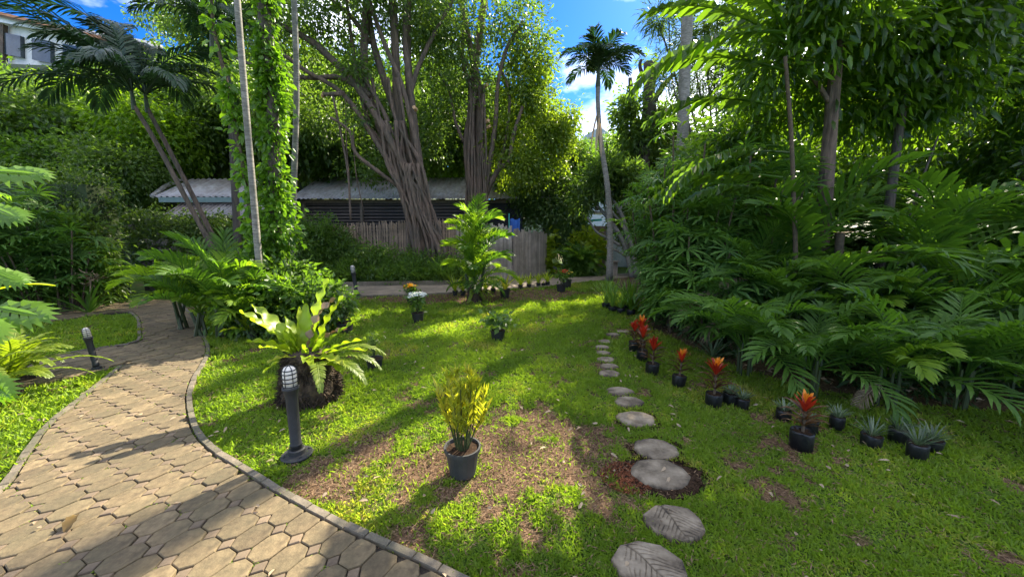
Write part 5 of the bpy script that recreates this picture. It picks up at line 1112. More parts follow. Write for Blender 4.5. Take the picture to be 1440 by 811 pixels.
bk = thing('dark_understorey', 'dark leaves filling the bank behind the left lady palms', 'plants', (P(40, 420, 8.3).x, 8.3, 0)); foliage('foliage', [((P(px, 400, 8.3).x, 8.3, z_), (.7, .35, .6)) for px in (-60, 0, 50, 95, 130) for z_ in (.5, 1.4)], 14000, .13, .055, M['ficus'], bk, twig=.2)
# pink bromeliad and strap plant by the island
ag = G(128, 438); t = nest('strap_leaf_plant', 'grey green strap leaf plant with a pink flower spike beside the grass island', (ag.x + .2, ag.y - .2, 0), 22, 1.0, M['fan'], L_=.85, W=.055, wave=0, tilt=(-25, 25), cat='plant')
MB().tube([wloc(t), wloc(t) + Vector((.15, 0, .75))], .012, 6).build('flower_stalk', M['dead'], t); spk = link('flower_spike', leaves_mesh('flower_spike', *(lambda n_: (np.array([(.15, 0, .75)]) + rng.normal(size=(n_, 3)) * .06, rng.normal(size=(n_, 3)), rng.normal(size=(n_, 3))))(60), .10, .025, M['dead']), t); spk['kind'] = 'stuff'
t = nest('strap_leaf_plant', 'broad leaved plant against the stone wall at the end of the path', (G(225, 415).x, 9.6, 0), 14, 1.4, M['palm'], L_=.8, W=.10, wave=0, tilt=(0, 35), cat='plant')

# ------------------------------------------------------------------ frangipani, pruned tree, tall trunk and wispy tree to the right of the tall palm
ft = thing('leaning_tree', 'grey branching leaning tree behind the tall palm trunk with tufted leaves', 'tree', (P(892, 388, 13.4).x, 13.4, 0))
for pt, r_ in [([(890, 392, 13.4), (878, 345, 13.4), (865, 320, 13.4), (845, 295, 13.4), (832, 280, 13.4)], .10), ([(893, 392, 13.5), (882, 350, 13.5), (880, 320, 13.5), (868, 290, 13.5), (850, 270, 13.6), (842, 250, 13.6)], .10), ([(895, 390, 13.3), (890, 350, 13.3), (876, 318, 13.3), (862, 300, 13.2), (850, 283, 13.2)], .08), ([(872, 345, 13.3), (855, 335, 13.3), (838, 325, 13.3), (826, 305, 13.3)], .06), ([(868, 300, 13.5), (880, 280, 13.5), (884, 255, 13.5)], .05), ([(880, 360, 13.4), (866, 352, 13.2), (852, 348, 13.1)], .05), ([(862, 318, 13.4), (852, 300, 13.4), (850, 275, 13.5), (858, 250, 13.5)], .04)]:
    trunk_part(ft, px_line(pt), [r_ * (1 - .55 * k / (len(pt) - 1)) for k in range(len(pt))], M['pale_trunk'], 8, .06, 'branch')
foliage('crown', [B(px, py, Y, rr) for px, py, Y, rr in [(835, 262, 13.5, 22), (855, 245, 13.6, 22), (882, 250, 13.5, 20), (870, 262, 13.8, 22), (822, 285, 13.3, 12)]], 3600, .26, .055, M['ficus'], ft, twig=.22, per=16, droop=.2)
pt_ = thing('pruned_tree', 'dark tree pruned to stubby upright limbs against the sky', 'tree', (P(905, 300, 17).x, 17, 0))
for pt, r_ in [([(903, 400, 17), (903, 270, 17), (905, 200, 17), (912, 150, 17), (912, 88, 17)], .38), ([(905, 210, 17), (918, 170, 17), (916, 130, 17), (922, 100, 17)], .20), ([(905, 215, 17.1), (893, 180, 17), (889, 140, 17), (886, 110, 17)], .16), ([(915, 150, 17), (930, 125, 17), (946, 105, 17)], .14), ([(915, 118, 17), (926, 105, 17), (930, 90, 17)], .10), ([(909, 120, 17), (900, 95, 17), (902, 84, 17)], .10)]:
    trunk_part(pt_, px_line(pt), [r_ * (1 - .45 * k / (len(pt) - 1)) for k in range(len(pt))], M['bark_dark'], 9, .1, 'limb')
foliage('crown', [B(886, 165, 17, 20, 20, 30), B(893, 195, 17, 24), B(880, 150, 17, 14), B(912, 84, 17, 14, 10, 6), B(935, 160, 17.2, 16)], 3200, .22, .10, M['ficus'], pt_, twig=.3, per=14)
tp = px_line([(958, 300, 12.5), (960, 200, 12.5), (963, 100, 12.5), (968, 0, 12.5), (972, -140, 12.5)]); tp = [Vector((tp[0].x, 12.5, 0))] + tp
palm('tall_palm', 'thick pale ringed trunk of a tall palm rising out of the top of the photo', tp, [.19, .18, .175, .17, .165, .16], M['pale_trunk'], FR_DARK, 13, (-10, 30), (1.1, 1.4), n2=14, jit=.03)
wt = thing('wispy_tree', 'wispy fine needled tree with bare twigs against the cloud', 'tree', (P(1010, 300, 15).x, 15, 0))
for k in range(11):
    a = random.uniform(-.5, .5); p0 = P(990 + k * 3, 260, 15); p1 = P(930 + k * 15, random.uniform(40, 130), 15); p2 = P(920 + k * 19, random.uniform(-60, 60), 15); trunk_part(wt, [p0, p0.lerp(p1, .6) + Vector((.1, 0, -.1)), p1, p2], [.06, .04, .025, .01], M['bark_dark'], 5, .1, 'branch')
MB().tube([(P(1000, 260, 15).x, 15, 0), P(1000, 260, 15)], [.2, .15], 8).build('trunk', M['bark_dark'], wt)
foliage('needles', [B(px, py, 15, rr) for px, py, rr in [(925, 25, 26), (960, 60, 30), (1000, 30, 40), (1030, 80, 36), (985, 110, 32), (1050, 20, 40), (940, 110, 22), (1020, 130, 30)]], 9000, .34, .011, M['ficus'], wt, twig=.4, per=24, shell=.8)
#PART6
# ------------------------------------------------------------------ right hand bed: lady palms, big feather palms, trees
for i, (px, py, Y, h, r_, nl, nc, lb) in enumerate([
    (925, 420, 8.2, 3.1, .75, 230, 16, 'tall lady palm clump at the far tip of the right bed'), (962, 440, 7.0, 3.3, .85, 270, 18, 'lady palm clump with sunlit top fans above the grass pots'),
    (925, 445, 7.0, 1.3, .5, 120, 10, 'lady palm fans hanging low over the potted reeds'), (965, 470, 6.0, 2.2, .65, 230, 14, 'lady palm clump behind the farthest red bromeliads'),
    (1035, 440, 6.4, 3.0, .85, 230, 16, 'lady palm clump behind the withered white frond'), (945, 470, 6.1, .9, .45, 90, 8, 'lowest lady palm, fans touching the lawn beside the stepping stones'),
    (1000, 495, 5.3, 1.25, .5, 110, 9, 'small lady palm in front of the fine leaved palm')]):
    ladypalm(lb, (P(px, py, Y).x, Y, 0), h, r_, nl, nc, 'lady palms in the right bed', 1.0)
def feather(label, px, Y, sc, fr, n_, tilt, z0=.35, az=None, spread=.12):
    t = thing('feather_palm', label, 'palm', (P(px, 450, Y).x, Y, 0), 'feather palms in the right bed')
    for q in range(5):
        a = random.random() * 6.28; MB().tube([wloc(t) + Vector((math.cos(a) * spread * .6, math.sin(a) * spread * .6, 0)), wloc(t) + Vector((math.cos(a) * spread * .7, math.sin(a) * spread * .7, z0 + .1))], [.016, .011], 6).build('stem', M['stalk'], t)
    radial(t, 'frond', fr, n_, tilt, (.8 * sc, 1.1 * sc), z0, az=az, rad=.05)
    if random.random() < .35: radial(t, 'withered_frond', FR_DEAD, 1, (-40, -25), (.6 * sc, .85 * sc), z0 * .8, az=[random.uniform(170, 290), random.uniform(170, 290)])
    return t
feather('broad feather palm drooping over the last stepping stones side of the bed', 1055, 4.1, .72, FR_BIG, 16, (-25, 20), .3)
feather('feather palm with neat comb leaves behind the nearest red bromeliad', 1148, 3.55, .64, FR_BIG, 17, (-25, 20), .3)
feather('feather palm with yellowing lower leaves above the striped pot plants', 1262, 3.35, .68, FR_BIG + FR_LIME[:1], 18, (-25, 22), .3)
feather('dark feather palm over the shaded lawn, between the striped pots and the right edge', 1365, 3.3, .72, FR_BIG, 17, (-22, 22), .3)
feather('dark feather palm cut by the right edge of the photo', 1460, 3.4, .70, FR_BIG, 16, (-20, 22), .3)
feather('second row feather palm behind the comb leaved one', 1110, 4.9, .9, FR_BIG, 15, (-15, 25), .4)
feather('second row feather palm with bright fronds under the cut stump', 1210, 4.5, .9, FR_BIG + FR_LIME[:1], 16, (-15, 25), .5)
feather('second row feather palm beneath the orange leaves', 1320, 4.2, .9, FR_BIG, 15, (-15, 25), .4)
feather('second row feather palm at the right edge', 1420, 4.3, .95, FR_BIG, 15, (-15, 25), .45)
feather('tall feather palm with long arching fronds before the left trunk', 1120, 5.6, 1.35, FR_BIG, 14, (-5, 30), .8)
feather('tall feather palm with fronds reaching over the yellow leaves', 1300, 5.2, 1.3, FR_BIG, 14, (-5, 30), .8)
feather('tall feather palm deep in the bed at the right edge', 1440, 5.6, 1.4, FR_BIG, 14, (0, 30), .9)
feather('fine leaved palm with narrow arching leaflets beside the lady palms', 1040, 5.7, 1.05, FR_FINE, 16, (-8, 25), .3)
feather('second fine leaved palm low behind the row of red bromeliads', 1075, 5.3, .75, FR_FINE, 12, (-15, 15), .3)
wf = thing('withered_palm', 'withered pale grey palm leaf lying out towards the stepping stones', 'palm', (P(1050, 480, 5.2).x, 5.2, 0))
for az, li, s_, z in ((180, -15, .95, .75), (195, -28, .8, .5), (170, -35, .7, .35), (205, 0, .6, .9), (160, -10, .8, .3), (220, -38, .6, .3)):
    o = link('withered_frond', FR_DEAD[0], wf, (0, 0, z), None, s_); o.rotation_euler = (Matrix.Rotation(R(az), 3, 'Z') @ Matrix.Rotation(-R(li), 3, 'Y')).to_euler()
MB().tube([wloc(wf), wloc(wf) + Vector((0, 0, .95))], [.03, .02], 6).build('stem', M['cane'], wf)
# grey green strap plants behind the bromeliads
for i, (px, py) in enumerate([(1000, 520), (1035, 500)]):
    nest('strap_leaf_plant', ['pale strap leaf plant behind the fourth red bromeliad', 'pale strap leaf plant under the withered palm frond'][i], P(px, py, 4.7 + i * .4) * Vector((1, 1, 0)) if False else (P(px, py, 4.7 + i * .4).x, 4.7 + i * .4, 0), 22, .55, M['spider'], L_=.75, W=.045, wave=0, tilt=(-25, 25), cat='plant')
# broad leaved trees and trunks
def broadtree(label, trunk, rad, blobs, n_, lL, lW, mat='broad', extra=(), bark='bark_dark', twig=.4, per=16):
    t = thing('broadleaf_tree', label, 'tree', (P(*trunk[0]).x, trunk[0][2], 0), 'trees over the right bed')
    p = px_line(trunk); p = [Vector((p[0].x, p[0].y, 0))] + p; trunk_part(t, p, [rad * 1.15] + [rad * (1 - .4 * k / (len(trunk) - 1)) for k in range(len(trunk))], M[bark], 12, .05)
    for e in extra: trunk_part(t, px_line(e[0]), [e[1] * (1 - .6 * k / (len(e[0]) - 1)) for k in range(len(e[0]))], M[bark], 7, .08, 'limb')
    foliage('crown', blobs, int(n_ * .95), lL * .9, lW * .62, M[mat], t, twig=twig, per=per, shell=.65, droop=.5, ell=True, fold=.12); return t
broadtree('tree with a straight brown trunk and large dark leaves, left trunk in the right bed', [(1152, 370, 5.9), (1158, 300, 5.9), (1166, 200, 5.9), (1176, 80, 5.9), (1185, -40, 5.9)], .115,
    [B(1130, 30, 5.9, 75, 90, 60), B(1210, 60, 6.2, 75, 90, 60), B(1150, 130, 6.6, 60, 70, 40), B(1080, 100, 6.0, 45, 60, 30), B(1180, -40, 5.6, 120, 100, 50), B(1220, 150, 6.6, 55, 60, 40)], 9500, .20, .085,
    extra=[([(1176, 80, 5.9), (1220, 20, 5.9), (1270, -30, 5.9)], .05), ([(1170, 150, 5.9), (1130, 90, 5.9), (1100, 60, 5.8)], .04), ([(1140, 360, 5.9), (1122, 300, 5.8), (1112, 240, 5.7)], .02)], bark='bark')
broadtree('slimmer leaning dark trunk with dense leaves, second trunk in the right bed', [(1238, 365, 6.3), (1252, 280, 6.3), (1262, 200, 6.3), (1278, 100, 6.3), (1300, -30, 6.3)], .075,
    [B(1290, 60, 6.3, 70, 90, 60), B(1340, 20, 6.0, 70, 80, 50), B(1280, 150, 6.8, 55, 60, 40), B(1330, 120, 6.4, 60, 60, 40)], 8000, .18, .08,
    extra=[([(1262, 350, 6.2), (1290, 270, 6.1), (1320, 190, 6.0)], .028), ([(1278, 100, 6.3), (1330, 60, 6.1), (1380, 40, 5.9)], .04)])
broadtree('dense tree closing the upper right corner of the photo', [(1400, 380, 7.2), (1405, 250, 7.2), (1410, 100, 7.2), (1420, -40, 7.2)], .10,
    [B(1400, 60, 6.8, 70, 90, 70), B(1440, 150, 6.8, 70, 80, 60), B(1500, 60, 6.5, 90, 80, 80), B(1380, -30, 6.2, 90, 80, 50), B(1400, 220, 7.2, 60, 60, 45)], 9500, .19, .08)
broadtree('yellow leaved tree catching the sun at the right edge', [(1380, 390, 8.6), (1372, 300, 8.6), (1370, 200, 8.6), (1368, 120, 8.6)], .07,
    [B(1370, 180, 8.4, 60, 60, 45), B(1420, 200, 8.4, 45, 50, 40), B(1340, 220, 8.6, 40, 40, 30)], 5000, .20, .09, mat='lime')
broadtree('leafy tree in the middle of the right bed behind the two trunks', [(1200, 390, 8.2), (1198, 300, 8.2), (1205, 220, 8.2), (1210, 150, 8.2)], .08,
    [B(1190, 260, 8.2, 70, 60, 50), B(1120, 240, 8.0, 60, 60, 50), B(1270, 260, 8.2, 60, 60, 50), B(1130, 320, 8.0, 50, 50, 40), B(1210, 330, 8.0, 60, 50, 40), B(1300, 330, 8.0, 60, 50, 40)], 9000, .18, .08)
broadtree('dark tree filling the right edge of the bed behind the palms', [(1420, 420, 6.6), (1422, 340, 6.6), (1430, 280, 6.6), (1440, 220, 6.6)], .08,
    [B(1400, 320, 6.8, 55, 60, 40), B(1460, 330, 6.2, 70, 60, 50), B(1380, 390, 6.2, 60, 50, 35), B(1440, 430, 5.8, 60, 50, 35), B(1480, 250, 6.4, 60, 60, 50), B(1330, 390, 6.4, 50, 50, 30)], 9000, .16, .07)
broadtree('sunlit tree with loose layered branches left of the trunks', [(1070, 400, 7.4), (1066, 330, 7.4), (1062, 240, 7.4), (1068, 150, 7.4), (1075, 90, 7.4)], .06,
    [B(1040, 190, 7.2, 45, 45, 30), B(1060, 250, 7.2, 50, 50, 32), B(1080, 150, 7.4, 36, 40, 30), B(1010, 230, 7.4, 35, 40, 22), B(1030, 285, 7.2, 45, 45, 28), B(1090, 300, 7.2, 45, 45, 34)], 6500, .19, .075)
for i, (px, py, Y, sc, kd, lb) in enumerate([(1060, 350, 8.6, .8, 'd', 'dark bush behind the lady palms'), (1160, 380, 7.4, .75, 'd', 'dark bush at the foot of the left trunk'), (1250, 400, 7.0, .75, 'd', 'dark bush at the foot of the leaning trunk'), (1350, 420, 6.4, .75, 'd', 'dark bush behind the orange leaves'), (1440, 440, 6.2, .75, 'd', 'dark bush at the right edge behind the palms'),
    (1000, 330, 9.5, 1.0, 'd', 'dark bush behind the sunlit lady palm top'), (1180, 300, 11, 1.6, 'g', 'green bush far behind the two trunks'), (1330, 300, 11, 1.6, 'l', 'bright bush glowing behind the right trees'), (1080, 300, 11.5, 1.5, 'l', 'bright bush glowing left of the straight trunk'), (1450, 300, 10, 1.6, 'd', 'dark bush far at the right edge'), (1260, 250, 14, 1.8, 'g', 'tall green bush on the skyline behind the trunks'), (1420, 250, 14, 1.8, 'g', 'tall green bush on the skyline at the right edge'), (1120, 250, 15, 1.5, 'g', 'green bush on the skyline left of the trunks')]):
    bush(px, py, Y, sc, kd, lb, 'bushes behind the right bed')
# fishtail palm reaching to the left across the sky
fp = thing('fishtail_palm', 'fishtail palm with jagged leaflets arching left across the sky above the lawn', 'palm tree', (P(1115, 380, 5.3).x, 5.3, 0))
fpp = px_line([(1118, 380, 5.3), (1116, 280, 5.3), (1112, 180, 5.3), (1104, 80, 5.3)]); fpp = [Vector((fpp[0].x, 5.3, 0))] + fpp; trunk_part(fp, fpp, [.035, .03, .028, .026, .022], M['cane'], 8, .04)
for px, py, az, li, s_, v_ in [(1100, 45, 182, -20, 1.02, 1), (1090, 150, 186, -18, .85, 0), (1095, 205, 190, -22, .85, 1), (1100, 250, 175, -20, .85, 0), (1105, 60, 160, 10, .9, 0), (1105, 40, 205, 5, .8, 1), (1105, 100, 150, 0, .9, 0), (1108, 60, 60, 15, 1, 0), (1110, 280, 190, -12, .75, 0), (1110, 215, 165, -12, .8, 1), (1106, 20, 120, 25, 1, 0)]:
    o = link('frond', FR_FISH[v_], fp, P(px, py, 5.3) - wloc(fp), None, s_); o.rotation_euler = (Matrix.Rotation(R(az), 3, 'Z') @ Matrix.Rotation(-R(li), 3, 'Y') @ Matrix.Rotation(random.uniform(-.2, .2), 3, 'X')).to_euler()
# orange croton leaves, cut stump
oc = thing('croton', 'croton with orange yellow leaves glowing inside the right bed', 'plant', (P(1310, 470, 4.75).x, 4.75, 0))
foliage('foliage', [B(1305, 424, 4.75, 16, 16, 9), B(1322, 442, 4.75, 16, 16, 8), B(1285, 420, 4.8, 8, 8, 6)], 130, .15, .05, M['orange'], oc, twig=.12, per=6, droop=.1)
for q in range(4): MB().tube([wloc(oc) + Vector((q * .04, 0, 0)), P(1295 + q * 11, 445, 4.75)], [.014, .008], 6).build('stem', M['cane'], oc)
stp = thing('cut_stump', 'pale cut palm stump with two dry leaf stubs between the trunks', 'stump', (P(1181, 400, 5.4).x, 5.4, 0))
MB().tube([wloc(stp), P(1180, 345, 5.4), P(1181, 328, 5.4)], [.06, .05, .055], 10, .08).build('trunk', M['cane'], stp, True)
for az in (0, 20, 170): o = link('dry_stub', strap_mesh('dry_stub', M['dead'], L_=.28, W=.05, up=10, arch=.4), stp, P(1181, 328, 5.4) - wloc(stp)); o.rotation_euler = (0, 0, R(az))
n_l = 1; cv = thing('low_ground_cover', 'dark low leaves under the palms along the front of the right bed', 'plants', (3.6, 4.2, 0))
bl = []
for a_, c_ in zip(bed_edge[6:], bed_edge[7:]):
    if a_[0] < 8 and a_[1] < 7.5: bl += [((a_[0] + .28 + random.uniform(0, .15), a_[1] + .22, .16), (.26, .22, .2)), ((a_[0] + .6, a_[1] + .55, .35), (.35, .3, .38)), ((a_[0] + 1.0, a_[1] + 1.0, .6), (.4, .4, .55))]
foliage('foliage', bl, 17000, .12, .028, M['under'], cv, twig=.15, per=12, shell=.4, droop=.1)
lt = thing('leaf_litter', 'brown fallen leaves under the palms along the right bed edge', 'leaves', (4.2, 4.2, 0)); n_ = 1500
gx = rng.uniform(2.2, 7.0, n_); gy = rng.uniform(2.4, 8.5, n_); k_ = in_poly(gx, gy, bed_poly) | (rng.random(n_) < .02); gx, gy = gx[k_], gy[k_]; n_ = len(gx)
lt_o = link('leaves', leaves_mesh('leaves', np.stack([gx - 4.2, gy - 4.2, .01 + .05 * rng.random(n_)], 1), rng.normal(size=(n_, 3)) * [1, 1, .3], rng.normal(size=(n_, 3)) * .5 + [0, 0, 1], .08, .03, M['dead']), lt); lt['kind'] = 'stuff'

# ------------------------------------------------------------------ potted plants
def potmesh(r0, r1, h, mat, rim=True, jit=0.0):
    pr = [(r0 * .2, .0), (r0, .0), (r0 + (r1 - r0) * .9, h * .86)]
    if rim: pr += [(r1 * 1.06, h * .87), (r1 * 1.07, h), (r1 * .97, h), (r1 * .93, h * .88)]
    else: pr += [(r1, h * .97), (r1 * .96, h), (r1 * .92, h * .9)]
    return MB().lathe(pr, n=22, jit=jit).mesh('pot', mat, None, not rim)
def pot(t, r0, r1, h, mat=None, rim=True, jit=0.0, name='pot'):
    link(name, potmesh(r0, r1, h, mat or M['pot'], rim, jit), t); link('soil', MB().lathe([(r1 * .92, h * .90), (r1 * .5, h * .925), (.001, h * .935)], n=14, jit=.2).mesh('soil', M['soil']), t)
def lv(t, name, n_, c, spread, l_, w_, mat, droop=.2, up=0.0, dirs=None):
    C = np.array([c]) + rng.normal(size=(n_, 3)) * np.array(spread); D = rng.normal(size=(n_, 3)); D[:, 2] = D[:, 2] * .5 - droop + up
    N = rng.normal(size=(n_, 3)) * .6 + [0, 0, 1]; return link(name, leaves_mesh(name, C, D, N, l_ * (.7 + .6 * rng.random(n_)), w_ * (.7 + .6 * rng.random(n_)), mat, fold=.15), t)
# yellow croton in the big grey pot, nearest
c0 = G(651, 664); cr_ = thing('potted_croton', 'tall yellow leaved croton in a dark grey pot on the bare soil patch', 'potted plant', c0); pot(cr_, .088, .118, .20, M['potgrey'])
for k in range(17):
    a = k * 2.4; tp_ = Vector((math.cos(a) * (.05 + .15 * (k / 17)), math.sin(a) * (.05 + .13 * (k / 17)), .34 + .36 * random.random() ** .6))
    bs = Vector((math.cos(a) * .035, math.sin(a) * .035, .17)); mid = bs.lerp(tp_, .5) + Vector((0, 0, .03)); link('stem', MB().tube([bs, mid, tp_], [.006, .005, .003], 5).mesh('stem', M['stalk']), cr_)
    m_ = 42; u = rng.random(m_) ** .7; cs = np.array([tuple(bs.lerp(tp_, .3 + .75 * q)) for q in u]); th = rng.random(m_) * 6.28
    D = np.stack([np.cos(th) * .6, np.sin(th) * .6, .75 + .6 * rng.random(m_)], 1); link('leaves', leaves_mesh('leaves', cs, D, rng.normal(size=(m_, 3)) + [0, 0, 1], .09 * (.7 + .5 * rng.random(m_)), .018, M['croton'], fold=.2), cr_)
# bushy green plants / flowers on the lawn
def bushpot(label, px, py, h, w_, fl=None, r_=.10, hp=.15, n_=120, lm='bush', ll=.10, lw_=.06, group='flower pots on the far lawn', nfl=40):
    c_ = G(px, py); t = thing('potted_plant', label, 'potted plant', c_, group); pot(t, r_ * .82, r_, hp)
    for k in range(5): a = k * 1.26; link('stem', MB().tube([(0, 0, hp * .8), (math.cos(a) * w_ * .2, math.sin(a) * w_ * .2, h * .6), (math.cos(a) * w_ * .4, math.sin(a) * w_ * .4, h * .85)], [.006, .005, .003], 5).mesh('stem', M['stalk']), t)
    lv(t, 'leaves', n_, (0, 0, hp + (h - hp) * .6), (w_ * .42, w_ * .42, (h - hp) * .2), ll, lw_, M[lm], .2)
    if fl:
        a = rng.random((nfl, 3)) * 6.28; q = rng.random(nfl) ** .5 * w_ * .85; cs = np.stack([np.cos(a[:, 0]) * q, np.sin(a[:, 0]) * q, h * (.95 + .1 * rng.random(nfl)) - q * .35], 1)
        cs = np.repeat(cs, 5, 0); D = rng.normal(size=(len(cs), 3)); D[:, 2] = abs(D[:, 2]) * .5; link('flowers', leaves_mesh('flowers', cs, D, rng.normal(size=(len(cs), 3)) * .4 + [0, 0, 1], .045, .035, M[fl], fold=.1), t)
    return t
bushpot('white flowering plant in a black pot on the lawn, before the yellow flowers', 588, 452, .55, .22, 'white_fl', .11, .17)
bushpot('yellow flowers in a black pot at the lawn edge by the road', 579, 428, .46, .17, 'yellow_fl', .11, .20)
bushpot('leafy green plant without flowers in a black pot alone mid lawn', 700, 477, .42, .23, None, .11, .15, 170)
bushpot('red flowering plant in a black pot before the far planting', 789, 410, .62, .24, 'red_fl', .13, .20, 110, nfl=16)
bushpot('orange flowering plant in a black pot right beside the red flowers', 797, 404, .5, .20, 'yellow_fl', .14, .24, 90, nfl=14)
bushpot('dark leaved plant in a black pot behind the nest fern, right of its withered leaf', 486, 466, .5, .13, None, .13, .16, 130, 'ficus', .06, .02)
bushpot('thin dried conical plant in a black pot behind the nest fern leaves', 527, 515, .45, .10, None, .10, .11, 160, 'ficus', .05, .012)
bushpot('dark red brown leaved pot plant between the nest fern and the road', 464, 425, .5, .12, None, .08, .12, 60, 'brom_low', .10, .03)
# row of small lime tufted pots
def tuft(label, px, py, h, group, mat='croton', n_=26, W=.022, pot_r=.06, pot_h=.10, spread=.35, bag=False, up=72, cat='potted plant', name='potted_tuft'):
    c_ = G(px, py); t = thing(name, label, cat, c_, group)
    if bag: pot(t, pot_r * .95, pot_r, pot_h, M['bag'], False, .18, 'grow_bag')
    else: pot(t, pot_r * .8, pot_r, pot_h)
    ms = [strap_mesh('leaf', M[mat], L_=h * q, W=W, seg=6, arch=ar, up=up, tipw=.05) for q, ar in ((1, .7), (.85, 1.0), (.95, .4))]
    radial(t, 'leaf', ms, n_, (-30 if up > 60 else -20, 12), (.8, 1.15), pot_h * .85, rad=.012); return t
for i, (px, py, h, lb) in enumerate([(640, 415, .36, 'lime tufted pot plant at the left end of the row, left of the small palm'), (651, 415, .30, 'lime tufted pot plant just left of the small palm'), (683, 413, .30, 'lime tufted pot plant just right of the small palm stem'), (693.5, 411, .34, 'lime tufted pot plant left of the largest one in the row'),
    (732, 406, .30, 'lime tufted pot plant, first right of the largest one'), (744, 405, .28, 'lime tufted pot plant, second right of the largest one'), (757, 403, .28, 'lime tufted pot plant, third right of the largest one'), (770, 401.5, .30, 'lime tufted pot plant nearest the red flowers')]):
    tuft(lb, px, py, h * 1.35, 'row of small lime pot plants', 'pothos', pot_r=.07, pot_h=.12, W=.028)
tuft('largest lime tufted plant in a dark grey pot right of the small palm', 710, 418, .44, 'row of small lime pot plants', pot_r=.13, pot_h=.22, n_=30, W=.03)
tuft('empty looking small black pot lying between the last two lime tufts', 764.5, 402, .10, 'row of small lime pot plants', n_=4, pot_r=.07, pot_h=.09)
for i, (px, py, h, mt, lb) in enumerate([(852, 433, .62, 'reed', 'reed pot plant farthest left in the group by the lady palms'), (861, 438, .66, 'reed', 'broad reed pot plant, second from left by the lady palms'), (873, 440, .45, 'reed', 'shortest reed pot plant in the middle of the group'), (880, 435, .60, 'reed', 'reed pot plant half hidden at the back of the group'), (887, 443, .66, 'palm_lime', 'front right reed pot plant with pale wide blades')]):
    tuft(lb, px, py, h, 'reed pots by the lady palms', mt, 42, .018 if i < 4 else .03, .085, .11, bag=True, up=82, name='potted_reed')
# red bromeliads in black grow bags
def brom(label, px, py, h, tone=1.0, rr=.075, hb=.13, lean=0.0):
    c_ = G(px, py); t = thing('potted_bromeliad', label, 'bromeliad', c_, 'red bromeliads in grow bags'); pot(t, rr * .95, rr, hb, M['bag'], False, .16, 'grow_bag')
    t.rotation_euler = (0, lean, random.random())
    link('stem', MB().tube([(0, 0, hb * .8), (.01, 0, h * .7)], [.012, .009], 6).mesh('stem', M['cane']), t)
    k = h - hb; lo = strap_mesh('leaf', M['brom_low'], L_=k * .50, W=.026, seg=6, arch=1.3, up=50); md = strap_mesh('leaf', M['brom'], L_=k * .42, W=.028, seg=6, arch=.7, up=66); tpm = strap_mesh('leaf_tip', M['brom_tip'] if tone > .5 else M['brom'], L_=k * .30, W=.026, seg=5, arch=.5, up=72)
    for q in range(3): radial(t, 'leaf', [lo], 8, (-25, 0), (.8, 1.1), hb + k * (.12 + .16 * q), rad=.01)
    radial(t, 'leaf', [md], 14, (-8, 20), (.85, 1.1), hb + k * .50, rad=.01)
    radial(t, 'leaf_tip', [tpm], 8, (-10, 20), (.8, 1.15), hb + k * .68, rad=.008); return t
brom('largest red and orange bromeliad in a black bag, nearest the camera', 1126, 628, .46, 1, .078, .14)
brom('red bromeliad with yellow tipped crown, second nearest', 1003, 569, .50, 1, .075, .12)
brom('red bromeliad with orange crown leaning in its bag, third nearest', 953.5, 542, .42, 1, .07, .12, .12)
brom('dull red bromeliad in a square bag, fourth nearest', 917, 525, .46, 0, .075, .13)
brom('maroon and yellow bromeliad in a bag, fifth nearest', 902.5, 506, .48, 0, .07, .13)
brom('dark red bromeliad farthest left beside the small stepping stones', 891, 493, .44, 0, .07, .14)
brom('orange headed bromeliad at the back of the row', 900, 490, .50, 1, .07, .12)
# striped spider plants in bags
for i, (px, py, h, lb) in enumerate([(1026, 567, .20, 'small pale plant in a black bag right beside the second nearest bromeliad'), (1044, 573, .20, 'low plant in a black bag behind the second nearest bromeliad'), (1101, 588, .19, 'pale striped plant in a black bag left of the largest bromeliad'),
    (1138, 606, .16, 'dark bag plant hidden behind the largest bromeliad'), (1176, 602, .20, 'dim striped plant right of the largest bromeliad under the palm'), (1224, 626, .26, 'pale striped spider plant in a black bag, left of the right hand group'), (1262, 620, .20, 'small striped plant in a black bag at the back of the right hand group'),
    (1288, 643, .28, 'largest pale striped spider plant, front of the right hand group'), (1309, 631, .24, 'striped spider plant at the right end of the group')]):
    tuft(lb, px, py, h * .62, 'striped plants in grow bags', 'spider', 34, .010, .058 * random.uniform(.85, 1.2), .10 * random.uniform(.8, 1.15), bag=True, up=60, name='potted_spider_plant')
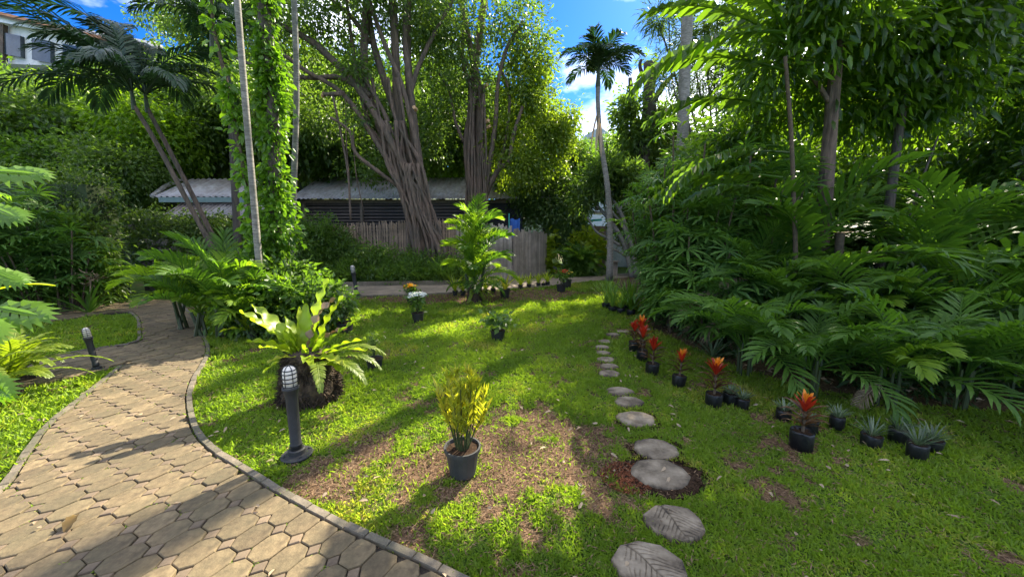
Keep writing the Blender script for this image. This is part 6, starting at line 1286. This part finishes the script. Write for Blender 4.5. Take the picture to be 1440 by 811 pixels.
# climbing lime pothos on the plank fence, ferny bush, lime shrub
pf = thing('pothos_climber', 'lime yellow large leaved climber at the right end of the plank fence', 'plant', (P(768, 385, 14.9).x, 14.85, 0)); foliage('leaves', [B(762, 362, 14.8, 14, 8, 12), B(772, 350, 14.8, 9, 6, 10), B(765, 375, 14.8, 12, 8, 12), B(772, 335, 14.8, 5, 5, 6)], 500, .26, .2, M['pothos'], pf, twig=.2, per=6, fold=.05, ell=True)
MB().tube([wloc(pf), P(768, 335, 14.8)], [.03, .02], 6).build('stem', M['stalk'], pf)
fb_ = thing('bushy_plant', 'bushy green plant with arching leaves and pale tips before the service building', 'plant', (P(815, 389, 13.9).x, 13.9, 0)); radial(fb_, 'frond', FR_LIME + FR_ARECA, 26, (-25, 30), (.75, 1.1), .2)
foliage('foliage', [B(815, 378, 13.9, 22, 16, 10), B(817, 365, 13.9, 16, 14, 10)], 1500, .26, .06, M['bush'], fb_, twig=.2)
ls = thing('lime_shrub', 'tall yellow leaved shrub behind the bushy green plant', 'plant', (P(832, 385, 14.8).x, 14.8, 0)); foliage('foliage', [B(828, 332, 14.8, 9), B(838, 343, 14.8, 9), B(810, 336, 14.8, 8), B(833, 355, 14.8, 10), B(843, 350, 14.8, 8)], 650, .22, .13, M['pothos'], ls, twig=.2, per=6)
for q in range(3): MB().tube([wloc(ls) + Vector((q * .1, 0, 0)), P(822 + q * 9, 340, 14.8)], [.03, .015], 6).build('stem', M['stalk'], ls)
gx = rng.uniform(-4.5, 5, 520); gy = rng.uniform(1.3, 10, 520); n_ = len(gx)
tag(link('scattered_leaves', leaves_mesh('scattered_leaves', np.stack([gx, gy, .030 + .012 * rng.random(n_)], 1), rng.normal(size=(n_, 3)) * [1, 1, .25], rng.normal(size=(n_, 3)) * .4 + [0, 0, 1], .045 * (.5 + rng.random(n_)), .02, M['dead'], ell=True)), kind='stuff')
# fallen leaf on the path
fl = G(93, 748, .03); fo = link('fallen_leaf', strap_mesh('fallen_leaf', M['brownleaf'], L_=.13, W=.055, seg=8, up=50, arch=2.2, wave=.1), None, fl, (0, 0, R(115))); tag(fo, 'curled brown fallen leaf lying on the paved path', 'leaf')
for i, (px, py) in enumerate([(505, 704), (735, 575)]):
    o = link('fallen_leaf', strap_mesh('fallen_leaf', M['deadfrond'], L_=.06, W=.025, seg=6, up=20, arch=1.2), None, G(px, py, .03), (0, 0, i * 2.0)); tag(o, ['pale dry leaf on the straw below the bollard', 'pale dry leaf on the lawn above the potted croton'][i], 'leaf')
